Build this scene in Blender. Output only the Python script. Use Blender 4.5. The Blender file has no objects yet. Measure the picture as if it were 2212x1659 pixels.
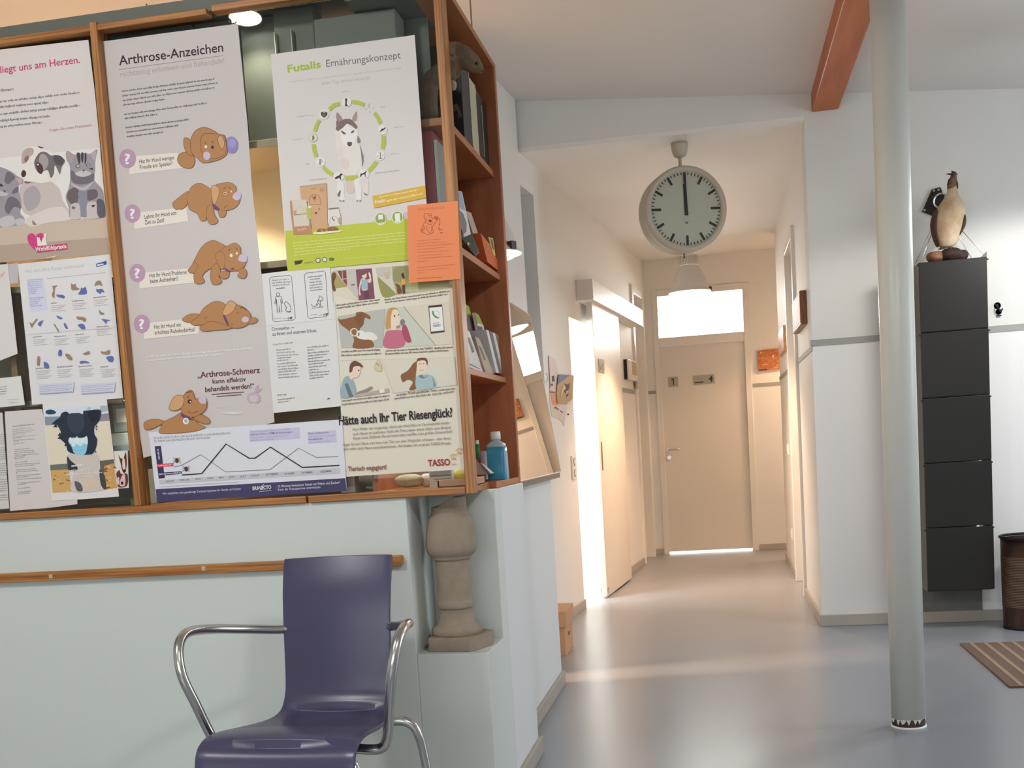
import bpy, bmesh, math, random
from mathutils import Vector, Matrix
from math import sin, cos, pi, radians

S = bpy.context.scene
COL = S.collection

# ------------------------------------------------------------------ camera
F_PX, PX0, PY0, W_PX, H_PX = 2520.0, 1068.0, 1218.0, 2212.0, 1659.0
EYE = Vector((0.0, 0.0, 1.10))
_A = Vector((1557.0 - PX0, 938.0 - PY0, F_PX)).normalized()       # room depth axis seen by the lens
_B = -Vector((-11600.0 - PX0, 1778.0 - PY0, F_PX)).normalized()   # room width axis
_B = (_B - _A * _B.dot(_A)).normalized()
_C = _A.cross(_B)
if _C.y > 0: _C = -_C
CAM = Matrix((_B, _A, _C))                                        # camera (x right, y down, z forward) -> world
cd = bpy.data.cameras.new('camera'); cam = bpy.data.objects.new('camera', cd); COL.objects.link(cam)
cd.sensor_width = 36.0; cd.lens = F_PX / W_PX * 36.0
cd.shift_x = (W_PX / 2 - PX0) / W_PX; cd.shift_y = (PY0 - H_PX / 2) / W_PX
cd.clip_start = 0.05; cd.clip_end = 100
R3 = Matrix((CAM @ Vector((1, 0, 0)), CAM @ Vector((0, -1, 0)), CAM @ Vector((0, 0, -1)))).transposed()
cam.matrix_world = Matrix.Translation(EYE) @ R3.to_4x4()
S.camera = cam

def ray(px, py): return CAM @ Vector((px - PX0, py - PY0, F_PX))
def atY(px, py, Y): d = ray(px, py); return EYE + d * (Y / d.y)
def atX(px, py, X): d = ray(px, py); return EYE + d * (X / d.x)
def atZ(px, py, Z=0.0): d = ray(px, py); return EYE + d * ((Z - EYE.z) / d.z)

# ------------------------------------------------------------------ view, world
S.view_settings.view_transform = 'Standard'; S.view_settings.look = 'None'
S.view_settings.gamma = 1.0; S.view_settings.use_curve_mapping = False
S.view_settings.exposure = 0.0
wd = bpy.data.worlds.new('World'); S.world = wd; wd.use_nodes = True
wd.node_tree.nodes['Background'].inputs['Color'].default_value = (0.96, 0.99, 1.0, 1)
wd.node_tree.nodes['Background'].inputs['Strength'].default_value = 2.2

def area(name, loc, target, sx, sy, power, col):
    l = bpy.data.lights.new(name, 'AREA'); l.shape = 'RECTANGLE'; l.size = sx; l.size_y = sy
    l.energy = power; l.color = col
    o = bpy.data.objects.new(name, l); COL.objects.link(o); o.location = loc
    o.rotation_euler = (Vector(target) - Vector(loc)).to_track_quat('-Z', 'Y').to_euler()
    return o
# daylight entering by the windows of the wall behind the camera and by the rooms off the corridor, plus one added fill
area('daylight_rear_window', (-1.2, -3.4, 1.7), (-1.0, 3.0, 1.2), 3.6, 1.5, 38, (0.88, 0.97, 1.0))
area('daylight_entrance', (4.05, 4.6, 1.4), (0, 5.2, 1.0), 1.6, 2.0, 56, (0.80, 0.91, 1.0))
area('daylight_side_room', (-2.9, 8.6, 1.9), (-1.0, 8.2, 1.2), 1.6, 1.6, 45, (1.0, 0.91, 0.78))
area('daylight_side_window', (-2.2, 7.2, 2.0), (-1.35, 10.3, 1.3), 1.2, 1.0, 130, (1.0, 0.97, 0.92))  # added fill with no window behind it, brightens the wall seen through the gap
area('daylight_end_room', (-0.1, 13.6, 2.2), (-0.1, 11.2, 1.9), 2.0, 1.4, 320, (1.0, 1.0, 0.97))

# ------------------------------------------------------------------ materials
def lin(c):
    c = c / 255.0
    return c / 12.92 if c <= 0.04045 else ((c + 0.055) / 1.055) ** 2.4
def rgb(r, g, b): return (lin(r), lin(g), lin(b), 1.0)
MATS = {}
def mat(name, col, rough=0.5, metal=0.0, spec=0.5, emit=None, estr=0.0, bump=None, vary=None, trans=0.0, ior=1.45, coat=0.0, alpha=1.0):
    if name in MATS: return MATS[name]
    m = bpy.data.materials.new(name); m.use_nodes = True
    nt = m.node_tree; b = nt.nodes['Principled BSDF']
    col = tuple(col) if len(col) == 4 else tuple(col) + (1.0,)
    b.inputs['Base Color'].default_value = col
    b.inputs['Roughness'].default_value = rough; b.inputs['Metallic'].default_value = metal
    b.inputs['Specular IOR Level'].default_value = spec
    b.inputs['Transmission Weight'].default_value = trans; b.inputs['IOR'].default_value = ior
    b.inputs['Coat Weight'].default_value = coat; b.inputs['Alpha'].default_value = alpha
    if emit:
        b.inputs['Emission Color'].default_value = tuple(emit) + (1.0,) if len(emit) == 3 else emit
        b.inputs['Emission Strength'].default_value = estr
    if vary or bump:
        tc = nt.nodes.new('ShaderNodeTexCoord')
        mp = nt.nodes.new('ShaderNodeMapping'); nt.links.new(tc.outputs['Object'], mp.inputs['Vector'])
        if vary:
            sc, amt, dark = vary
            mp.inputs['Scale'].default_value = sc if isinstance(sc, tuple) else (sc, sc, sc)
            n = nt.nodes.new('ShaderNodeTexNoise'); n.inputs['Scale'].default_value = 1.0; n.inputs['Detail'].default_value = 5
            nt.links.new(mp.outputs['Vector'], n.inputs['Vector'])
            rmp = nt.nodes.new('ShaderNodeValToRGB')
            rmp.color_ramp.elements[0].position = 0.5 - amt / 2; rmp.color_ramp.elements[1].position = 0.5 + amt / 2
            rmp.color_ramp.elements[0].color = dark; rmp.color_ramp.elements[1].color = col
            nt.links.new(n.outputs['Fac'], rmp.inputs['Fac']); nt.links.new(rmp.outputs['Color'], b.inputs['Base Color'])
        if bump:
            bs, bd = bump
            n2 = nt.nodes.new('ShaderNodeTexNoise'); n2.inputs['Scale'].default_value = bs; n2.inputs['Detail'].default_value = 4
            nt.links.new(tc.outputs['Object'], n2.inputs['Vector'])
            bp = nt.nodes.new('ShaderNodeBump'); bp.inputs['Strength'].default_value = 0.5; bp.inputs['Distance'].default_value = bd
            nt.links.new(n2.outputs['Fac'], bp.inputs['Height']); nt.links.new(bp.outputs['Normal'], b.inputs['Normal'])
    MATS[name] = m
    return m
def glassmat(name, tint=(1, 1, 1), ior=1.5, rough=0.0):
    m = bpy.data.materials.new(name); m.use_nodes = True; nt = m.node_tree; nt.nodes.clear()
    o = nt.nodes.new('ShaderNodeOutputMaterial'); mx = nt.nodes.new('ShaderNodeMixShader')
    fr = nt.nodes.new('ShaderNodeFresnel'); fr.inputs['IOR'].default_value = ior
    t = nt.nodes.new('ShaderNodeBsdfTransparent'); t.inputs['Color'].default_value = tuple(tint) + (1,)
    g = nt.nodes.new('ShaderNodeBsdfGlossy'); g.inputs['Roughness'].default_value = rough
    nt.links.new(fr.outputs[0], mx.inputs[0]); nt.links.new(t.outputs[0], mx.inputs[1]); nt.links.new(g.outputs[0], mx.inputs[2])
    nt.links.new(mx.outputs[0], o.inputs[0])
    return m

WALL = mat('wall_paint', (0.74, 0.735, 0.70), 0.75, vary=(1.3, 0.9, (0.715, 0.71, 0.675, 1)), bump=(90, 0.0015))
WALL_LOW = mat('wall_washable_paint', (0.80, 0.79, 0.775), 0.42, vary=(1.5, 0.9, (0.78, 0.77, 0.755, 1)))
WALL_C = mat('corridor_paint', (0.82, 0.80, 0.76), 0.7, bump=(90, 0.0015))  # lighter copy of the wall paint, to brighten corridor and reception
COUNTER = mat('counter_paint', (0.69, 0.735, 0.69), 0.6, vary=(1.2, 0.9, (0.66, 0.70, 0.66, 1)), bump=(70, 0.001))
CEIL = mat('ceiling_paint', (0.72, 0.70, 0.67), 0.85)
CEIL_C = mat('corridor_ceiling_paint', (0.83, 0.80, 0.75), 0.8)  # lighter copy of the ceiling paint, to brighten the corridor
STRIPE = mat('dado_grey', rgb(158, 158, 152), 0.6)
BASEB = mat('skirting_grey', rgb(172, 166, 156), 0.5)
DOORP = mat('door_lacquer', (0.74, 0.70, 0.64), 0.45)
FRAMEP = mat('door_frame_lacquer', (0.78, 0.75, 0.70), 0.4)
CONC = mat('grey_concrete', rgb(128, 128, 122), 0.85, vary=(9, 0.5, rgb(108, 108, 103)), bump=(40, 0.003))
CONC_L = mat('pale_concrete', rgb(150, 148, 146), 0.85, vary=(7, 0.5, rgb(128, 127, 125)))

def wood(name, c1, c2, scale, rough=0.42, knots=False):
    m = bpy.data.materials.new(name); m.use_nodes = True; nt = m.node_tree; b = nt.nodes['Principled BSDF']
    tc = nt.nodes.new('ShaderNodeTexCoord'); mp = nt.nodes.new('ShaderNodeMapping')
    mp.inputs['Scale'].default_value = scale; nt.links.new(tc.outputs['Object'], mp.inputs['Vector'])
    n = nt.nodes.new('ShaderNodeTexNoise'); n.inputs['Scale'].default_value = 1.0; n.inputs['Detail'].default_value = 6; n.inputs['Roughness'].default_value = 0.6
    nt.links.new(mp.outputs['Vector'], n.inputs['Vector'])
    r = nt.nodes.new('ShaderNodeValToRGB'); r.color_ramp.elements[0].position = 0.36; r.color_ramp.elements[1].position = 0.64
    r.color_ramp.elements[0].color = c2; r.color_ramp.elements[1].color = c1
    nt.links.new(n.outputs['Fac'], r.inputs['Fac'])
    out = r.outputs['Color']
    if knots:
        v = nt.nodes.new('ShaderNodeTexVoronoi'); v.inputs['Scale'].default_value = 1.0
        mp2 = nt.nodes.new('ShaderNodeMapping'); mp2.inputs['Scale'].default_value = (5.5, 2.6, 5.5)
        nt.links.new(tc.outputs['Object'], mp2.inputs['Vector']); nt.links.new(mp2.outputs['Vector'], v.inputs['Vector'])
        r2 = nt.nodes.new('ShaderNodeValToRGB'); r2.color_ramp.elements[0].position = 0.04; r2.color_ramp.elements[1].position = 0.10
        r2.color_ramp.elements[0].color = (0.25, 0.2, 0.18, 1); r2.color_ramp.elements[1].color = (1, 1, 1, 1)
        nt.links.new(v.outputs['Distance'], r2.inputs['Fac'])
        mx = nt.nodes.new('ShaderNodeMixRGB'); mx.blend_type = 'MULTIPLY'; mx.inputs[0].default_value = 1
        nt.links.new(out, mx.inputs[1]); nt.links.new(r2.outputs['Color'], mx.inputs[2]); out = mx.outputs['Color']
    nt.links.new(out, b.inputs['Base Color']); b.inputs['Roughness'].default_value = rough
    return m
PLY_H = wood('plywood_edge_across', rgb(196, 134, 70), rgb(140, 82, 36), (3, 60, 150))
PLY_V = wood('plywood_edge_upright', rgb(196, 134, 70), rgb(140, 82, 36), (150, 60, 3))
BEECH = wood('orange_wood', rgb(178, 106, 64), rgb(152, 84, 46), (14, 3, 3), 0.45)
BEECH_S = wood('orange_wood_shelf', rgb(184, 112, 66), rgb(162, 92, 50), (14, 2, 30), 0.45)
BEAM = wood('pine_beam', rgb(192, 108, 56), rgb(170, 88, 42), (16, 1.2, 16), 0.5, True)

# ------------------------------------------------------------------ mesh builder
class MB:
    def __init__(s): s.v = []; s.f = []; s.mi = []; s.sm = []; s.m = 0
    def add(s, vs, fs, smooth=False):
        o = len(s.v); s.v += [Vector(v) for v in vs]
        for f in fs: s.f.append([i + o for i in f]); s.mi.append(s.m); s.sm.append(smooth)
        return s
    def box(s, a, b, M=None):
        x0, y0, z0 = a; x1, y1, z1 = b
        vs = [Vector(p) for p in ((x0,y0,z0),(x1,y0,z0),(x1,y1,z0),(x0,y1,z0),(x0,y0,z1),(x1,y0,z1),(x1,y1,z1),(x0,y1,z1))]
        if M: vs = [M @ v for v in vs]
        return s.add(vs, [(0,3,2,1),(4,5,6,7),(0,1,5,4),(1,2,6,5),(2,3,7,6),(3,0,4,7)])
    def hexa(s, q0, q1):          # two quads with matching corners
        return s.add(list(q0) + list(q1), [(3,2,1,0),(4,5,6,7),(0,1,5,4),(1,2,6,5),(2,3,7,6),(3,0,4,7)])
    def prism(s, poly, vec):      # planar polygon swept along vec
        n = len(poly); vec = Vector(vec)
        vs = [Vector(p) for p in poly]; vs += [p + vec for p in vs]
        fs = [tuple(range(n))[::-1], tuple(range(n, 2 * n))] + [(i, (i + 1) % n, (i + 1) % n + n, i + n) for i in range(n)]
        return s.add(vs, fs)
    def lathe(s, prof, center, n=40, axis='z', cap=True, M=None, sx=1.0, sy=1.0):
        c = Vector(center); vs = []; fs = []
        for (r, h) in prof:
            for k in range(n):
                a = 2 * pi * k / n; p = Vector((r * cos(a) * sx, r * sin(a) * sy, h))
                if axis == 'y': p = Vector((p.x, -p.z, p.y))
                if axis == 'x': p = Vector((p.z, p.y, p.x))
                if M: p = M @ p
                vs.append(c + p)
        for i in range(len(prof) - 1):
            for k in range(n):
                k2 = (k + 1) % n; fs.append((i * n + k, i * n + k2, (i + 1) * n + k2, (i + 1) * n + k))
        s.add(vs, fs, True)
        if cap:
            o = len(s.v) - len(vs)
            for base, rev in ((0, True), ((len(prof) - 1) * n, False)):
                idx = [o + base + k for k in range(n)]
                s.f.append(idx[::-1] if rev else idx); s.mi.append(s.m); s.sm.append(False)
        return s
    def tube(s, pts, r, n=12, closed=False, cap=True):
        P = [Vector(p) for p in pts]; N = len(P); rr = r if isinstance(r, (list, tuple)) else [r] * N
        T = []
        for i in range(N):
            a = P[(i - 1) % N] if (closed or i > 0) else P[i]; b = P[(i + 1) % N] if (closed or i < N - 1) else P[i]
            T.append((b - a).normalized())
        u = T[0].orthogonal().normalized(); vs = []; fs = []
        for i in range(N):
            u = (u - T[i] * u.dot(T[i])).normalized(); w = T[i].cross(u)
            for k in range(n):
                a = 2 * pi * k / n; vs.append(P[i] + (u * cos(a) + w * sin(a)) * rr[i])
        for i in range(N if closed else N - 1):
            j = (i + 1) % N
            for k in range(n):
                k2 = (k + 1) % n; fs.append((i * n + k, i * n + k2, j * n + k2, j * n + k))
        s.add(vs, fs, True)
        if cap and not closed:
            o = len(s.v) - len(vs)
            s.f.append([o + k for k in range(n)][::-1]); s.mi.append(s.m); s.sm.append(False)
            s.f.append([o + (N - 1) * n + k for k in range(n)]); s.mi.append(s.m); s.sm.append(False)
        return s
    def loft(s, rings, cap=True, smooth=True):
        n = len(rings[0]); vs = [p for r in rings for p in r]; fs = []
        for i in range(len(rings) - 1):
            for k in range(n):
                k2 = (k + 1) % n; fs.append((i * n + k, i * n + k2, (i + 1) * n + k2, (i + 1) * n + k))
        s.add(vs, fs, smooth)
        if cap:
            o = len(s.v) - len(vs)
            s.f.append([o + k for k in range(n)][::-1]); s.mi.append(s.m); s.sm.append(smooth)
            s.f.append([o + (len(rings) - 1) * n + k for k in range(n)]); s.mi.append(s.m); s.sm.append(smooth)
        return s
    def ball(s, c, r, n=16, M=None):
        rx, ry, rz = r if isinstance(r, (tuple, list)) else (r, r, r); rings = []
        for i in range(1, n // 2):
            t = pi * i / (n // 2); ring = []
            for k in range(n):
                p = Vector((rx * sin(t) * cos(2 * pi * k / n), ry * sin(t) * sin(2 * pi * k / n), -rz * cos(t)))
                ring.append(Vector(c) + (M @ p if M else p))
            rings.append(ring)
        return s.loft(rings)
    def build(s, name, mats, parent=None, local=False, origin=None, bevel=0.0, bseg=2, subsurf=0, solid=0.0):
        if not isinstance(mats, (list, tuple)): mats = [mats]
        if local: off = Vector((0, 0, 0))
        elif parent is not None: off = ORG[parent.name]
        elif origin is not None: off = Vector(origin)
        else:
            lo = Vector([min(v[i] for v in s.v) for i in range(3)]); hi = Vector([max(v[i] for v in s.v) for i in range(3)])
            off = Vector(((lo.x + hi.x) / 2, (lo.y + hi.y) / 2, lo.z))
        me = bpy.data.meshes.new(name); me.from_pydata([v - off for v in s.v], [], s.f)
        for m in mats: me.materials.append(m)
        for p, mi, sm in zip(me.polygons, s.mi, s.sm): p.material_index = mi; p.use_smooth = sm
        bm = bmesh.new(); bm.from_mesh(me); bmesh.ops.recalc_face_normals(bm, faces=bm.faces); bm.to_mesh(me); bm.free()
        o = bpy.data.objects.new(name, me); COL.objects.link(o)
        if parent is not None:
            o.parent = parent; ORG[o.name] = off
            if parent.parent is not None or parent.type == 'MESH': pass
        else:
            o.location = off; ORG[o.name] = off
        if solid:
            md = o.modifiers.new('solid', 'SOLIDIFY'); md.thickness = solid; md.offset = 0
        if bevel:
            md = o.modifiers.new('bevel', 'BEVEL'); md.width = bevel; md.segments = bseg; md.limit_method = 'ANGLE'; md.angle_limit = radians(40)
        if subsurf:
            md = o.modifiers.new('sub', 'SUBSURF'); md.levels = subsurf; md.render_levels = subsurf
        return o
ORG = {}
def tag(o, label, cat, group=None, kind=None):
    if label: o['label'] = label
    if cat: o['category'] = cat
    if group: o['group'] = group
    if kind: o['kind'] = kind
    return o
def thing(name, loc, label, cat, group=None, rz=0.0):
    o = bpy.data.objects.new(name, None); COL.objects.link(o); o.location = loc; o.rotation_euler = (0, 0, rz)
    o.empty_display_size = 0.05; ORG[o.name] = Vector(loc)
    return tag(o, label, cat, group)
def struct(o): o['kind'] = 'structure'; return o
def copy_tree(o, loc, label=None):
    c = o.copy(); COL.objects.link(c); c.location = loc; ORG[c.name] = Vector(loc)
    if label: c['label'] = label
    def rec(src, dst):
        for ch in list(src.children):
            d = ch.copy(); COL.objects.link(d); d.parent = dst; d.matrix_parent_inverse = ch.matrix_parent_inverse.copy(); rec(ch, d)
    rec(o, c)
    return c
def arc(c, r, a0, a1, n, u, v):
    c = Vector(c); u = Vector(u); v = Vector(v)
    return [c + u * (r * cos(a0 + (a1 - a0) * i / n)) + v * (r * sin(a0 + (a1 - a0) * i / n)) for i in range(n + 1)]
def smooth_path(pts, k=8, closed=False):
    P = [Vector(p) for p in pts]; N = len(P); out = []
    for i in range(N if closed else N - 1):
        p0 = P[(i - 1) % N] if (closed or i > 0) else P[i]; p1 = P[i]; p2 = P[(i + 1) % N]; p3 = P[(i + 2) % N] if (closed or i + 2 < N) else p2
        for j in range(k):
            t = j / k
            out.append(0.5 * ((2 * p1) + (p2 - p0) * t + (2 * p0 - 5 * p1 + 4 * p2 - p3) * t * t + (3 * p1 - p0 - 3 * p2 + p3) * t ** 3))
    if not closed: out.append(P[-1])
    return out

# ------------------------------------------------------------------ the setting
YB = 6.67                       # wall with the corridor opening
def ceil_z(x): return 2.925 - 0.092 * x
# floor
FLOOR = mat('linoleum', rgb(142, 147, 156), 0.27, spec=0.55)
struct(MB().box((-5, -3.5, -0.1), (4.2, 14, 0)).build('floor', FLOOR))
# sloping main ceiling
struct(MB().hexa([(-5, -3.5, ceil_z(-5)), (4.2, -3.5, ceil_z(4.2)), (4.2, YB, ceil_z(4.2)), (-5, YB, ceil_z(-5))],
                 [(-5, -3.5, 3.6), (4.2, -3.5, 3.6), (4.2, YB, 3.6), (-5, YB, 3.6)]).build('ceiling', CEIL))
CZ = 2.742
struct(MB().box((-3.4, YB + 0.001, CZ), (3.0, 14, CZ + 0.3)).build('ceiling_corridor', CEIL_C))
# left corridor wall runs at a slight angle
def LX(y): return -1.04 + 0.0877 * (y - YB)
def lw(mb, y0, y1, o0, o1, z0, z1):
    q = lambda z: [(LX(y0) + o0, y0, z), (LX(y0) + o1, y0, z), (LX(y1) + o1, y1, z), (LX(y1) + o0, y1, z)]
    return mb.hexa(q(z0), q(z1))
def atL(px, py, off=0.0):
    d = ray(px, py); n = Vector((1, -0.0877, 0)); p0 = Vector((-1.04 + off, YB, 0))
    return EYE + d * ((p0 - EYE).dot(n) / d.dot(n))
# back wall with header over the corridor mouth
w = MB(); w.box((0.51, YB, 1.545), (4.2, YB + 0.25, 3.2)); w.box((-1.06, YB, 2.765), (0.51, YB + 0.08, 3.2)); w.m = 1
w.box((0.51, YB, 0), (4.2, YB + 0.25, 1.545))
wall_back = struct(w.build('wall_back', [WALL, WALL_LOW]))
struct(MB().box((0.50, YB - 0.006, 1.545), (4.2, YB, 1.578)).build('trim_1', STRIPE))
struct(MB().box((0.51, YB - 0.016, 0), (4.2, YB, 0.062)).build('baseboard_back', BASEB, bevel=0.003))
# right corridor wall
w = MB(); w.m = 0
for z0, z1, mi in ((0, 1.52, 1), (1.52, CZ, 0)):
    w.m = mi
    w.box((0.512, YB + 0.02, z0), (0.76, 7.90, z1)); w.box((0.512, 8.73, z0), (0.76, 10.26, z1))
w.m = 0; w.box((0.512, 7.90, 2.36), (0.76, 8.73, CZ))
struct(w.build('wall_right', [WALL_C, WALL_LOW]))
t = MB(); t.box((0.506, YB - 0.006, 1.52), (0.512, 7.86, 1.55)); t.box((0.506, 8.80, 1.52), (0.512, 10.26, 1.55)); struct(t.build('trim_2', STRIPE))
t = MB(); t.box((0.498, YB - 0.016, 0), (0.512, 7.86, 0.062)); t.box((0.498, 8.80, 0), (0.512, 10.26, 0.062)); struct(t.build('baseboard_right', BASEB, bevel=0.003))
d = MB(); d.box((0.60, 7.93, 0.008), (0.64, 8.70, 2.32)); door3 = struct(d.build('door_3', DOORP))
f = MB(); f.box((0.492, 7.86, 0), (0.66, 7.93, 2.40)); f.box((0.492, 8.70, 0), (0.66, 8.77, 2.40)); f.box((0.492, 7.93, 2.325), (0.66, 8.70, 2.40))
f.build('door_frame', FRAMEP, door3, bevel=0.004)
h = MB(); h.tube([(0.60, 8.02, 1.02), (0.545, 8.02, 1.02), (0.545, 8.13, 1.02)], 0.009, 8); h.build('door_handle', mat('brushed_steel', (0.55, 0.54, 0.52), 0.3, 1.0), door3)
# end wall, with door 1 and its transom light
YE = 11.13
w = MB()
for z0, z1, mi in ((0, 1.52, 1), (1.52, CZ, 0)):
    w.m = mi; w.box((-1.2, YE, z0), (-0.57, YE + 0.12, z1)); w.box((0.30, YE, z0), (1.9, YE + 0.12, z1))
w.m = 0; w.box((-0.57, YE, 2.455), (0.30, YE + 0.12, CZ))
struct(w.build('wall_end', [WALL_C, WALL_LOW]))
t = MB(); t.box((-0.74, YE - 0.006, 1.515), (-0.578, YE, 1.545)); t.box((0.31, YE - 0.006, 1.515), (1.9, YE, 1.545)); struct(t.build('trim_3', STRIPE))
t = MB(); t.box((-0.74, YE - 0.014, 0), (-0.578, YE, 0.058)); t.box((0.31, YE - 0.014, 0), (1.9, YE, 0.058)); struct(t.build('baseboard_end', BASEB, bevel=0.003))
d = MB(); d.box((-0.530, YE + 0.012, 0.022), (0.253, YE + 0.052, 1.945)); door1 = struct(d.build('door_1', DOORP, bevel=0.003))
f = MB(); f.box((-0.575, YE - 0.012, 0), (-0.525, YE + 0.13, 2.465)); f.box((0.248, YE - 0.012, 0), (0.302, YE + 0.13, 2.465))
f.box((-0.525, YE - 0.012, 2.405), (0.248, YE + 0.13, 2.465)); f.box((-0.525, YE - 0.006, 1.938), (0.248, YE + 0.10, 2.025)); f.build('door_frame', FRAMEP, door1, bevel=0.003)
STEEL = MATS['brushed_steel']
h = MB(); h.tube([(-0.488, YE + 0.012, 0.985), (-0.488, YE - 0.045, 0.985), (-0.375, YE - 0.045, 0.985)], 0.0085, 10); h.lathe([(0.022, 0), (0.022, 0.006)], (-0.488, YE + 0.012, 0.985), 16, 'y')
h.build('door_handle', STEEL, door1)
h = MB(); h.lathe([(0.02, 0), (0.02, 0.008)], (-0.486, YE + 0.012, 0.912), 16, 'y'); h.box((-0.494, YE - 0.004, 0.895), (-0.478, YE + 0.004, 0.925)); h.build('keyhole_plate', mat('bright_chrome', (0.85, 0.84, 0.82), 0.12, 1.0), door1)
CHROME = MATS['bright_chrome']
GL = glassmat('clear_glass')
gp = MB().box((-0.527, YE + 0.05, 2.02), (0.250, YE + 0.056, 2.41)); struct(gp.build('window_1', GL))
# room behind door 1, full of daylight
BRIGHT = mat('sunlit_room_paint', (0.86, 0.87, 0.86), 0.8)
w = MB(); w.box((-1.5, 14.0, 0), (1.9, 14.1, 3.0)); w.box((-1.6, YE + 0.13, 0), (-1.5, 14, 3)); w.box((1.9, YE + 0.13, 0), (2.0, 14, 3)); struct(w.build('wall_far', BRIGHT))
# left corridor wall
w = MB()
for z0, z1, mi in ((0, 1.50, 1), (1.50, CZ, 0)):
    w.m = mi
    lw(w, 6.95, 7.74, -0.16, 0, z0, z1); lw(w, 8.62, 10.36, -0.16, 0, z0, z1)
w.m = 0; lw(w, 7.74, 8.62, -0.16, 0, 1.93, CZ); lw(w, 10.36, 10.99, -0.16, 0, 2.43, CZ); lw(w, 5.40, 6.64, -0.16, 0, 0, 3.2); lw(w, 6.64, 6.95, -0.16, 0, 2.56, CZ)
lw(w, 10.99, YE + 0.05, -0.16, 0, 0, CZ)
struct(w.build('wall_left', [WALL_C, WALL_LOW]))
struct(lw(MB(), 6.63, 6.96, -0.16, -0.10, 0, 2.57).build('wall_niche', CONC_L))
t = MB(); lw(t, 8.62, 10.33, 0, 0.005, 1.495, 1.53); struct(t.build('trim_4', STRIPE))
t = MB(); lw(t, 6.95, 7.73, 0, 0.014, 0, 0.06); lw(t, 8.64, 10.33, 0, 0.014, 0, 0.06); lw(t, 5.4, 6.64, 0, 0.014, 0, 0.06); struct(t.build('baseboard_left', BASEB, bevel=0.003))
d = MB(); lw(d, 10.44, 10.91, -0.12, -0.08, 0.008, 2.36); door4 = struct(d.build('door_4', DOORP))
f = MB(); lw(f, 10.34, 10.42, -0.13, 0.018, 0, 2.44); lw(f, 10.92, 10.995, -0.13, 0.018, 0, 2.44); lw(f, 10.42, 10.92, -0.13, 0.018, 2.37, 2.44); f.build('door_frame', FRAMEP, door4, bevel=0.003)
# sliding door on the left wall with its rail cover
d = MB(); lw(d, 8.16, 9.22, 0.035, 0.078, 0.012, 2.13); door2 = struct(d.build('door_2', DOORP, bevel=0.004))
h = MB(); lw(h, 8.215, 8.245, 0.077, 0.0805, 0.90, 1.10); h.build('pull_handle', mat('dark_recess', rgb(96, 88, 72), 0.5), door2)
h = MB(); lw(h, 8.165, 8.20, 0.03, 0.083, 0.03, 0.075); h.build('floor_guide', CHROME, door2)
b = MB(); lw(b, 8.03, 10.24, 0.0, 0.115, 2.06, 2.20); b.build('rail_cover', FRAMEP, door2, bevel=0.003)
# bright side room behind the sliding door
w = MB(); w.box((-3.3, 6.9, 0), (-3.2, 10.4, 2.9)); w.box((-3.2, 10.3, 0), (-0.95, 10.4, 2.9)); w.box((-3.2, 6.75, 0), (-1.22, 6.9, 2.9)); struct(w.build('wall_side_room', BRIGHT))
# reception and outer walls
w = MB(); w.box((-5.0, 6.45, 0), (-1.22, 6.6, 3.45)); struct(w.build('wall_reception', WALL_C))
w = MB(); w.box((-5.1, -3.5, 0), (-5.0, 6.6, 3.5)); struct(w.build('wall_outer_left', WALL))
w = MB(); w.box((4.2, -3.5, 0), (4.3, YB, 3.2)); struct(w.build('wall_outer_right', WALL))
w = MB(); w.box((-5, -3.6, 0), (4.2, -3.5, 0.9)); w.box((-5, -3.6, 2.5), (4.2, -3.5, 3.5)); w.box((-5, -3.6, 0.9), (-3.1, -3.5, 2.5)); w.box((0.7, -3.6, 0.9), (4.2, -3.5, 2.5)); struct(w.build('wall_front', WALL))
w = MB(); w.box((1.85, 10.2, 0), (1.95, YE, CZ)); w.box((0.76, 10.16, 0), (1.9, 10.26, CZ)); struct(w.build('wall_side_passage', WALL))
# pine beam on the ceiling
b = MB(); z0 = 2.778
b.hexa([(0.55, -2.0, z0), (0.69, -2.0, z0), (0.69, YB, z0), (0.55, YB, z0)], [(0.55, -2.0, 2.90), (0.69, -2.0, 2.885), (0.69, YB, 2.885), (0.55, YB, 2.90)])
struct(b.build('trim_5', BEAM, bevel=0.006))
# reception counter: front wall with corner niche, side wall, desk wall
XN0, XS, YF, YNB, ZN, ZT = -0.905, -0.69, 3.28, 3.53, 0.512, 0.976
struct(MB().box((-5, YF, 0), (XN0, 3.62, ZT)).build('wall_counter', COUNTER, bevel=0.003))
struct(MB().box((XN0, YF, 0), (XS, YNB, ZN)).build('wall_counter_sill', COUNTER, bevel=0.003))
struct(MB().box((XN0, YNB, 0), (XS - 0.001, 3.62, ZT)).build('wall_niche_back', COUNTER, bevel=0.003))
w = MB(); w.box((-1.02, 3.62, 0), (XS, 4.06, ZT)); w.box((-0.92, 4.06, 0), (-0.768, 5.27, 0.952)); struct(w.build('wall_counter_side', mat('counter_side_paint', (0.75, 0.76, 0.755), 0.6), bevel=0.003))  # same counter paint, whitened to stand for the cooler light on this side
t = MB(); t.box((XS, 3.45, 0), (XS + 0.015, 4.075, 0.06)); t.box((-0.768, 4.06, 0), (-0.753, 5.28, 0.06)); struct(t.build('baseboard_counter', BASEB, bevel=0.003))
t = MB(); t.box((-5, YF - 0.024, 0.781), (-0.925, YF, 0.809)); rail = struct(t.build('trim_6', PLY_H, bevel=0.002))
pl = MB()
for px, py in ((110, 1245), (440, 1228)):
    p = atY(px, py, YF - 0.024); pl.box((p.x - 0.006, YF - 0.0255, p.z - 0.006), (p.x + 0.006, YF - 0.024, p.z + 0.006))
pl.build('screw_plug', mat('pale_wood_plug', rgb(200, 184, 150), 0.5), rail)
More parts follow.
